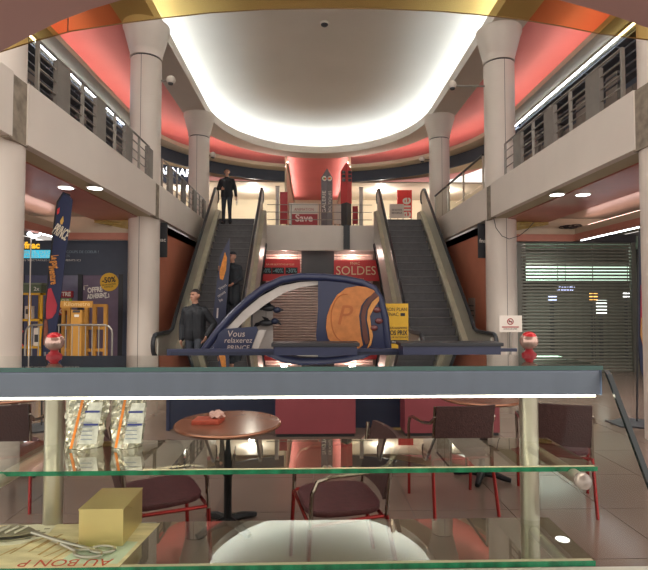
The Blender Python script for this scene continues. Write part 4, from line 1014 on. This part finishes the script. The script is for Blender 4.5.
# no-smoking notice on stand in front of right column
p0, p1 = at_y(499, 315.5, 10.3), at_y(522, 332, 10.3)
t = thing('notice_stand', 'white no-smoking notice on a thin stand beside the right column', 'sign', ((p0.x + p1.x) / 2, 10.3, 0))
MB().box((p0.x, 10.29, p1.z), (p1.x, 10.31, p0.z)).build('board', white, t)
MB().box(((p0.x + p1.x) / 2 - .02, 10.31, .02), ((p0.x + p1.x) / 2 + .02, 10.34, p1.z + .05)).build('pole', railg, t)
MB().lathe([(.15, 0), (.15, .02), (.03, .03)], ((p0.x + p1.x) / 2, 10.32, 0)).build('base', railg, t)
c = at_y(510.5, 321.5, 10.28)
MB().tube([(c.x + .06 * math.cos(a), 10.285, c.z + .06 * math.sin(a)) for a in [2 * PI * i / 20 for i in range(20)]], .009, 6, closed=True).build('red_ring', redd, t)
MB().tube([(c.x - .042, 10.284, c.z + .042), (c.x + .042, 10.284, c.z - .042)], .008, 6).build('red_slash', redd, t)
MB().box((c.x - .035, 10.284, c.z - .012), (c.x + .035, 10.289, c.z + .008)).build('cigarette', btxt, t)
q0, q1 = at_y(502, 326.5, 10.28), at_y(519, 327.5, 10.28); MB().box((q0.x, 10.284, q1.z), (q1.x, 10.289, q0.z)).build('red_bar', redd, t)
text('small_print', 'DEFENSE DE FUMER', .03, at_y(510.5, 329, 10.284), btxt, t, width=.28)
# white notices on the terracotta wall right
x = AX + 3.72
p = at_x(472, 312, x)
t = thing('wall_notice', 'narrow pale notice on the right terracotta wall', 'notice', p)
MB().box((x - .012, p.y - .25, p.z - .35), (x - .002, p.y + .25, p.z + .35)).build('sheet', mat('pale_notice', '#a9968c', .6), t)
for q in range(4): MB().box((x - .015, p.y - .18, p.z - .22 + q * .12), (x - .012, p.y + .18, p.z - .19 + q * .12)).build('print_line', dgrey, t)
# downlights under the galleries
for (px, py, lb) in ((66, 187.5, 'left of two round downlights under the left gallery'), (95, 188, 'right of two round downlights under the left gallery'), (557, 194.5, 'left of two round downlights under the right gallery'), (583, 194.5, 'right of two round downlights under the right gallery')):
    p = at_z(px, py, 3.375 if px in (95, 557) else 3.395)
    t = thing('downlight', lb, 'ceiling light', p, 0, 'gallery downlights')
    MB().lathe([(.105, -.012), (.105, .0)], p, 20).build('lamp_face', lampm, t)
    MB().lathe([(.13, -.006), (.13, .003)], p, 20).build('ring', white, t)
    L_ = bpy.data.lights.new('downlight_beam', 'SPOT'); L_.energy = 130; L_.spot_size = 2.2; L_.spot_blend = .6; L_.shadow_soft_size = .1; L_.color = (1, .95, .88)
    lo = bpy.data.objects.new('downlight_beam', L_); C.objects.link(lo); lo.location = (p.x, p.y, p.z - .03)
# crumpled protective sheeting and cable at the corner of the bulkheads
for s, lb in ((-1, 'yellowish plastic sheet hanging at the left gallery corner'), (1, 'yellowish plastic sheet hanging at the right gallery corner')):
    x = AX + s * 4.35
    t = thing('plastic_sheet', lb, 'plastic sheet', (x, 11.0, 3.14), 0, 'plastic sheets')
    mb = MB(); rnd = random.Random(3 + s); nx, nz = 10, 5; vs = []
    for j in range(nz + 1):
        for i in range(nx + 1):
            vs.append((x + s * (-.28 + .95 * i / nx), 10.98 + rnd.uniform(-.03, .03), 3.39 - (.24 * j / nz) * (1 - .75 * i / nx)))
    mb.add(vs, [(j * (nx + 1) + i, j * (nx + 1) + i + 1, (j + 1) * (nx + 1) + i + 1, (j + 1) * (nx + 1) + i) for j in range(nz) for i in range(nx)])
    mb.build('film', mat('plastic_film', '#b09a5c', .25, var=.2, scale=8), t, True)
cb_ = thing('loose_cable', 'thin black cable looping down the right column under the gallery', 'cable', at_y(494, 219, 10.5))
a, b, m_ = at_y(494, 219, 10.5), at_y(534, 222, 10.9), at_y(509, 239, 10.55)
MB().tube([a, at_y(496, 228, 10.5), at_y(502, 236, 10.5), m_, at_y(519, 236, 10.7), at_y(528, 229, 10.8), b], .008, 6).build('wire', black, cb_, True)
cb_ = thing('cable_coil', 'tangled black cable coil lying on the right bulkhead corner', 'cable', at_y(570, 229, 10.98))
p = at_y(568, 229.5, 10.98)
for q in range(5):
    MB().tube([(p.x + .2 * math.cos(a) + .03 * q, 10.98 + .06 * math.sin(a), max(3.27, p.z + .01 + .02 * q) + .02 * math.sin(2 * a + q)) for a in [2 * PI * i / 14 for i in range(14)]], .01, 5, closed=True).build('loop', black, cb_, True)

# ================================================================== CANOPY OVER THE KIOSK
YC = 2.2
lowl = [(-40, 62), (0, 51), (35, 40), (70, 30.5), (125, 22), (165, 17), (210, 12), (265, 8.5), (324, 7.5), (385, 8), (440, 10.5), (480, 14), (520, 18.5), (560, 25), (600, 33), (648, 39), (690, 47)]
ag = thing('amber_canopy', 'amber glass arched canopy panel along the top of the view', 'canopy', (0, YC, at_y(324, 7, YC).z))
low = [at_y(a, b, YC) for a, b in lowl]
MB().prism(low + [(p.x, YC, 3.35) for p in low[::-1]], (0, .012, 0)).build('amber_pane', amber, ag)
MB().tube([(p.x, YC + .006, p.z) for p in low], .0028, 5).build('edge_trim', mat('amber_edge', '#8a6a3a', .3), ag)
mv = [(-90, 110), (-40, 75), (0, 52), (30, 36), (60, 21), (90, 9.5), (125, -1), (170, -12), (220, -20), (324, -27), (430, -22), (500, -13), (555, -1), (590, 8.5), (617, 17), (648, 28), (690, 45), (740, 70)]
mq = [at_y(a, b, YC - .1) for a, b in mv]
mc = thing('mauve_canopy', 'mauve curved kiosk canopy in the top corners of the view, extended unseen to shade the counter', 'canopy', (0, YC - .5, 2.6))
mb = MB(); K = len(mq); y0 = -2.5  # vault run back unseen over the camera, added to shade the counter
vs = [(p.x, YC - .1, p.z) for p in mq] + [(p.x, YC - .1, p.z + .5) for p in mq] + [(p.x, y0, p.z) for p in mq] + [(p.x, y0, p.z + .5) for p in mq]
fs = []
for i in range(K - 1):
    fs += [(i, i + 1, K + i + 1, K + i), (2 * K + i, 3 * K + i, 3 * K + i + 1, 2 * K + i + 1), (i, 2 * K + i, 2 * K + i + 1, i + 1), (K + i, K + i + 1, 3 * K + i + 1, 3 * K + i)]
fs += [(0, K, 3 * K, 2 * K), (K - 1, 3 * K - 1, 4 * K - 1, 2 * K - 1)]
mb.add(vs, fs).build('vault', mauve, mc, True)
p = at_y(67.5, 12, YC - .105)
q = at_y(67.5, 31, YC - .005)
MB().box((p.x - .0015, YC - .104, at_y(67.5, 18, YC - .1).z), (p.x + .0015, YC - .1, 3.1)).build('joint_line', dgrey, mc)
MB().box((q.x - .0015, YC - .004, q.z), (q.x + .0015, YC, 3.1)).build('joint_line', dgrey, ag)
p = at_y(0, 32, YC - .12)
t = thing('canopy_spot', 'small lit spot on the mauve canopy at the left edge', 'ceiling light', p)
o = MB().lathe([(.018, -.008), (.018, .008)], (0, 0, 0), 16).build('lamp_face', emis('spot_warm', '#fff6c0', 5), t, local=True); o.rotation_euler = (PI / 2, 0, 0)
o = MB().lathe([(.024, -.004), (.024, .01)], (0, 0, 0), 16).build('ring', railg, t, local=True); o.rotation_euler = (PI / 2, 0, 0); o.location = (0, .006, 0)
# ceiling details: tiny detector and downlight dots on the dome
p = at_z(324.5, 24.5, 8.76)
t = thing('smoke_detector', 'small dark smoke detector on the white oval ceiling', 'detector', p)
MB().lathe([(.05, -.05), (.09, -.02), (.1, .03)], p, 16).build('body', dgrey, t, True); MB().lathe([(.12, .0), (.12, .04)], p, 16).build('plate', white, t)

# ================================================================== PEOPLE
def capsule(mb, p0, p1, r0, r1, n=12, k=4):
    p0, p1 = Vector(p0), Vector(p1); d = p1 - p0; L = d.length
    if L < 1e-6: d = Vector((0, 0, 1)); L = 1e-6
    d = d.normalized()
    path = []; rs = []
    for i in range(k + 1):
        a = PI / 2 * i / k; path.append(p0 - d * r0 * math.cos(a)); rs.append(max(r0 * math.sin(a), r0 * .02))
    for i in range(k + 1):
        a = PI / 2 * i / k; path.append(p1 + d * r1 * math.sin(a)); rs.append(max(r1 * math.cos(a), r1 * .02))
    a = Vector((0, 0, 1)) if abs(d.z) < .9 else Vector((1, 0, 0)); u = (a - d * a.dot(d)).normalized(); v = d.cross(u)
    vs = []; fs = []
    for q, r in zip(path, rs):
        for j in range(n): vs.append(q + (u * math.cos(2 * PI * j / n) + v * math.sin(2 * PI * j / n)) * r)
    for i in range(len(path) - 1):
        for j in range(n): fs.append((i * n + j, i * n + (j + 1) % n, (i + 1) * n + (j + 1) % n, (i + 1) * n + j))
    fs += [tuple(range(n - 1, -1, -1)), tuple((len(path) - 1) * n + j for j in range(n))]
    mb.add(vs, fs)
skin = mat('skin', '#b98a74', .5, var=.06)
jeans = mat('dark_jeans', '#262b34', .7, var=.12, scale=20)
jack = mat('black_jacket', '#15181e', .7, var=.12, scale=10)
coat = mat('grey_coat', '#262a30', .8, var=.15, scale=10)
shoe = mat('black_shoes', '#1e1e20', .4)
hairm = mat('dark_hair', '#2c2422', .7, var=.2, scale=40)
def person(loc, rz, label, H, J, mats, head_turn=0.0, hat=None, coat_len=None, wide=1.0):
    """J: joints in local metres for a 1.75 m figure facing -y: per side shoulder, elbow, wrist, hip, knee, ankle"""
    t = thing('person', label, 'person', loc, rz)
    t.scale = (H / 1.75,) * 3
    segs = []   # (p0,p1,r0,r1,mat)
    def S(a, b, r0, r1, m_): segs.append((Vector(a), Vector(b), r0, r1, m_))
    sk_, top, leg, sh_ = 0, 1, 2, 3
    for s in ('l', 'r'):
        sg = 1 if s == 'l' else -1
        hip, kn, an = J['hip' + s], J['knee' + s], J['ankle' + s]
        S(hip, kn, .092, .062, leg); S(kn, an, .062, .046, leg)
        a = Vector(an); S((a.x, a.y + .03, .045), (a.x + sg * .03, a.y - .17, .035), .045, .036, sh_) if not J.get('step' + s) else S((a.x, a.y + .03, a.z - .04), (a.x + sg * .03, a.y - .17, a.z - .05), .045, .036, sh_)
        shd, el, wr = Vector(J['sh' + s]), Vector(J['el' + s]), Vector(J['wr' + s])
        S(shd, el, .066 * wide, .052 * wide, top); S(el, wr, .052 * wide, .04 * wide, top)
        S((sg * .045, .01, 1.405), shd, .068, .066, top)
        S((sg * .085, .0, 1.30), (sg * .075, 0, 1.02), .105 * wide, .095 * wide, top)
        S((sg * .075, 0, 1.02), (sg * .08, .01, .90), .1 * wide, .1 * wide, top)
        # hand: palm, four fingers, thumb
        dr = (wr - el).normalized(); side = Vector(J.get('palm' + s, (0, -1, 0))).normalized(); side = (side - dr * side.dot(dr)).normalized(); nrm = dr.cross(side)
        c0 = wr + dr * .02; c1 = wr + dr * .085
        for q in (-.024, 0, .024): S(c0 + side * q * .7, c1 + side * q, .019, .016, sk_)
        for q, ln in ((-.031, .062), (-.011, .076), (.010, .072), (.030, .056)):
            b0 = c1 + side * q; b1 = b0 + dr * ln * .55 + nrm * .006 * sg; b2 = b1 + dr * ln * .38 + nrm * .02 * sg
            S(b0, b1, .0095, .009, sk_); S(b1, b2, .009, .0075, sk_)
        th0 = wr + dr * .03 + side * .028; th1 = th0 + dr * .035 + side * .028; S(th0, th1, .012, .0105, sk_); S(th1, th1 + dr * .032 + side * .006, .0105, .009, sk_)
    S((0, .02, 1.36), (0, .0, 1.05), .11, .1, top)
    S((0, .015, 1.40), (0, 0, 1.53), .058, .052, sk_)
    S((0, .02, 1.395), (0, .012, 1.465), .082, .066, top)      # collar
    R = Matrix.Rotation(head_turn, 3, 'Z'); hc = Vector((0, -.012, 1.0))
    def Hp(x, y, z): v = R @ Vector((x, y, 0)); return (v.x, v.y - .01, z)
    S(Hp(0, .015, 1.645), Hp(0, .01, 1.675), .084, .082, sk_)
    S(Hp(0, -.03, 1.60), Hp(0, -.035, 1.565), .064, .045, sk_)
    S(Hp(0, -.088, 1.645), Hp(0, -.105, 1.612), .010, .015, sk_)   # nose
    S(Hp(-.03, -.078, 1.672), Hp(.03, -.078, 1.672), .013, .013, sk_)  # brow
    S(Hp(-.018, -.083, 1.578), Hp(.018, -.083, 1.578), .009, .009, sk_)  # lips
    for e in (-1, 1): S(Hp(e * .083, .015, 1.655), Hp(e * .08, .012, 1.615), .016, .011, sk_)
    if coat_len:
        for sg in (-1, 1):
            S((sg * .08, .0, .95), (sg * .085, -.0, coat_len), .115, .125, top)
        S((0, 0, .95), (0, 0, coat_len), .12, .13, top)
    mb = MB()
    for a, b, r0, r1, m_ in segs: capsule(mb, a, b, r0, r1)
    me = bpy.data.meshes.new('tmp'); me.from_pydata([tuple(q) for q in mb.v], [], mb.f)
    ob = bpy.data.objects.new('tmp', me); C.objects.link(ob)
    rm = ob.modifiers.new('r', 'REMESH'); rm.mode = 'VOXEL'; rm.voxel_size = .0085
    sm = ob.modifiers.new('s', 'SMOOTH'); sm.iterations = 3; sm.factor = .5
    dg = bpy.context.evaluated_depsgraph_get(); body = bpy.data.meshes.new_from_object(ob.evaluated_get(dg))
    bpy.data.objects.remove(ob); bpy.data.meshes.remove(me)
    body.name = 'body'; body.materials.clear()
    for q in mats: body.materials.append(q)
    pre = [(a, b - a, max(1e-9, (b - a).length_squared), r0, r1, m_) for a, b, r0, r1, m_ in segs]
    for f in body.polygons:
        c_ = f.center; best = 9; bi = 0
        for a, d, l2, r0, r1, m_ in pre:
            tt = (c_ - a).dot(d) / l2; tt = 0 if tt < 0 else 1 if tt > 1 else tt
            v = (c_ - a - d * tt).length - (r0 + (r1 - r0) * tt)
            if v < best: best = v; bi = m_
        f.material_index = bi; f.use_smooth = True
    o = bpy.data.objects.new('body', body); C.objects.link(o); o.parent = t
    # hair or hat, eyes
    hv = MB(); n_ = 18
    hz = 1.668; vs = []; fs = []; rows = 7
    for i in range(rows + 1):
        for k in range(n_):
            b = 2 * PI * k / n_; f = -math.sin(b)
            ph0 = math.radians(8) if hat else math.radians(22 if f > .45 else -2 if f > -.1 else -35)
            a = ph0 + (PI / 2 - ph0) * i / rows
            rr = .094 if hat else .0885
            q = R @ Vector((rr * math.cos(a) * math.cos(b) + 1e-4 * math.cos(b), rr * 1.04 * math.cos(a) * math.sin(b) + .013 + 1e-4 * math.sin(b), 0)); vs.append((q.x, q.y - .01, 1.672 + rr * math.sin(a)))
    for i in range(rows):
        for k in range(n_): fs.append((i * n_ + k, i * n_ + (k + 1) % n_, (i + 1) * n_ + (k + 1) % n_, (i + 1) * n_ + k))
    fs.append(tuple(rows * n_ + k for k in range(n_))); fs.append(tuple(range(n_ - 1, -1, -1)))
    hv.add(vs, fs).build('beanie' if hat else 'hair', hat or hairm, t, True, local=True)
    for e in (-1, 1):
        hh = Hp(e * .03, -.082, 1.652); MB().ball(hh, .011, 10, sq=(1.2, .6, .7)).build('eye', mat('eye_dark', '#1c1a1a', .2), t, True, local=True)
    return t
base = dict(hipl=(.085, 0, .9), hipr=(-.085, 0, .9), kneel=(.095, -.02, .49), kneer=(-.095, -.02, .49), anklel=(.1, .01, .09), ankler=(-.1, .01, .09),
            shl=(.19, .01, 1.41), shr=(-.19, .01, 1.41), ell=(.25, .03, 1.12), elr=(-.25, .03, 1.12), wrl=(.26, -.05, .87), wrr=(-.26, -.05, .87))
# man at the head of the left escalator (image left = local -x here because he faces the camera)
rise = FL2 / 20; going = 4.75 / 20; YBOT = 10.65
def step_at(y):
    k = int((y - YBOT) / going); k = max(0, min(19, k)); return YBOT + k * going, (k + 1) * rise
y0_, z0_ = step_at(15.05)
J = dict(base); J.update(shl=(.175, .01, 1.375), shr=(-.175, .01, 1.375), elr=(-.27, .02, 1.13), wrr=(-.13, -.2, 1.08), palmr=(0, 0, 1), ell=(.25, .02, 1.13), wrl=(.29, -.06, .88))
px1 = at_y(227, 200, y0_ + .15)
J['kneel'] = (.095, -.04, .5); J['ankler'] = (-.1, .02, .09)
man1 = person((px1.x, y0_ + .12, z0_), 0.0, 'man in black jacket standing at the top of the left escalator', 1.7, J, [skin, jack, jeans, shoe], head_turn=.1, wide=1.12)
pw = thing('paper_sheet', 'small white paper in the hand of the man at the escalator top', 'paper', (px1.x + .31, y0_ + .06, z0_ + .72))
MB().box((px1.x + .29, y0_ + .05, z0_ + .60), (px1.x + .33, y0_ + .055, z0_ + .79)).build('sheet', wtxt, pw); MB().box((px1.x + .30, y0_ + .047, z0_ + .64), (px1.x + .32, y0_ + .05, z0_ + .66)).build('print', dgrey, pw)
# man in a beanie carrying the navy board
y2, z2 = step_at(11.75)
J = dict(base); J.update(elr=(-.26, -.1, 1.18), wrr=(-.20, -.30, 1.30), palmr=(0, 0, 1), ell=(.22, .0, 1.12), wrl=(.12, -.2, 1.0), shl=(.165, .03, 1.38), shr=(-.165, -.02, 1.38))
man2 = person((-1.84, y2 + .13, z2), -.25, 'man in grey coat and beanie on the left escalator carrying a navy board', 1.74, J, [skin, coat, jeans, shoe], head_turn=-.35, hat=mat('beanie_wool', '#26282d', .9, var=.2, scale=40), coat_len=.62)
yb2 = y2 - .16
b0 = [(232.5, 237), (221, 262), (214, 330), (227, 330), (233.5, 260)]
nb = thing('navy_board', 'narrow navy board with orange figure carried down the left escalator', 'board', (at_y(224, 330, yb2).x, yb2, at_y(224, 330, yb2).z))
xx0, xx1 = at_y(217, 300, yb2).x, at_y(231, 300, yb2).x
def bp(a, b): return at_y(a, b, yb2)
MB().prism([bp(220, 256), bp(229.5, 238), bp(230, 262), bp(224.5, 332), bp(211, 332)], (0, .03, 0)).build('panel', navy, nb)
MB().prism([Vector(q) + Vector((0, -.006, 0)) for q in (bp(222, 262), bp(225, 252), bp(227, 258), bp(226, 270), bp(223, 280), bp(220, 279), bp(219.5, 272))], (0, .006, 0)).build('orange_shape', mat('orange_print', '#d88a38', .6, var=.25, scale=15), nb)
for s_, a_, b_ in (('Vous', 222.5, 287), ('retrouvez', 221.5, 294), ('le', 221, 300)):
    text('lettering', s_, .1, bp(a_, b_) + Vector((0, -.006, 0)), mat('board_ink', '#c9c0bc', .6, var=0), nb, rot=(PI / 2, -.6, 0), width=.2 if s_ != 'le' else .08)
MB().prism([Vector(q) + Vector((0, -.006, 0)) for q in (bp(217, 308), bp(218.5, 308), bp(218, 318), bp(216.5, 318))], (0, .006, 0)).build('small_mark', MATS['board_ink'], nb)
# man walking off the escalator
J = dict(base); J.update(shl=(.172, .01, 1.36), shr=(-.172, .01, 1.36), ell=(.33, .06, 1.13), wrl=(.24, -.05, .92), elr=(-.25, .05, 1.12), wrr=(-.24, -.02, .86), kneel=(.1, -.16, .5), anklel=(.1, -.1, .09), kneer=(-.09, -.03, .5), ankler=(-.1, .15, .1))
px3 = at_y(195, 320, 9.45)
man3 = person((px3.x, 9.45, .018), -.1, 'man in black jacket stepping off the foot of the left escalator', 1.82, J, [skin, jack, jeans, shoe], head_turn=-.45, wide=1.22)
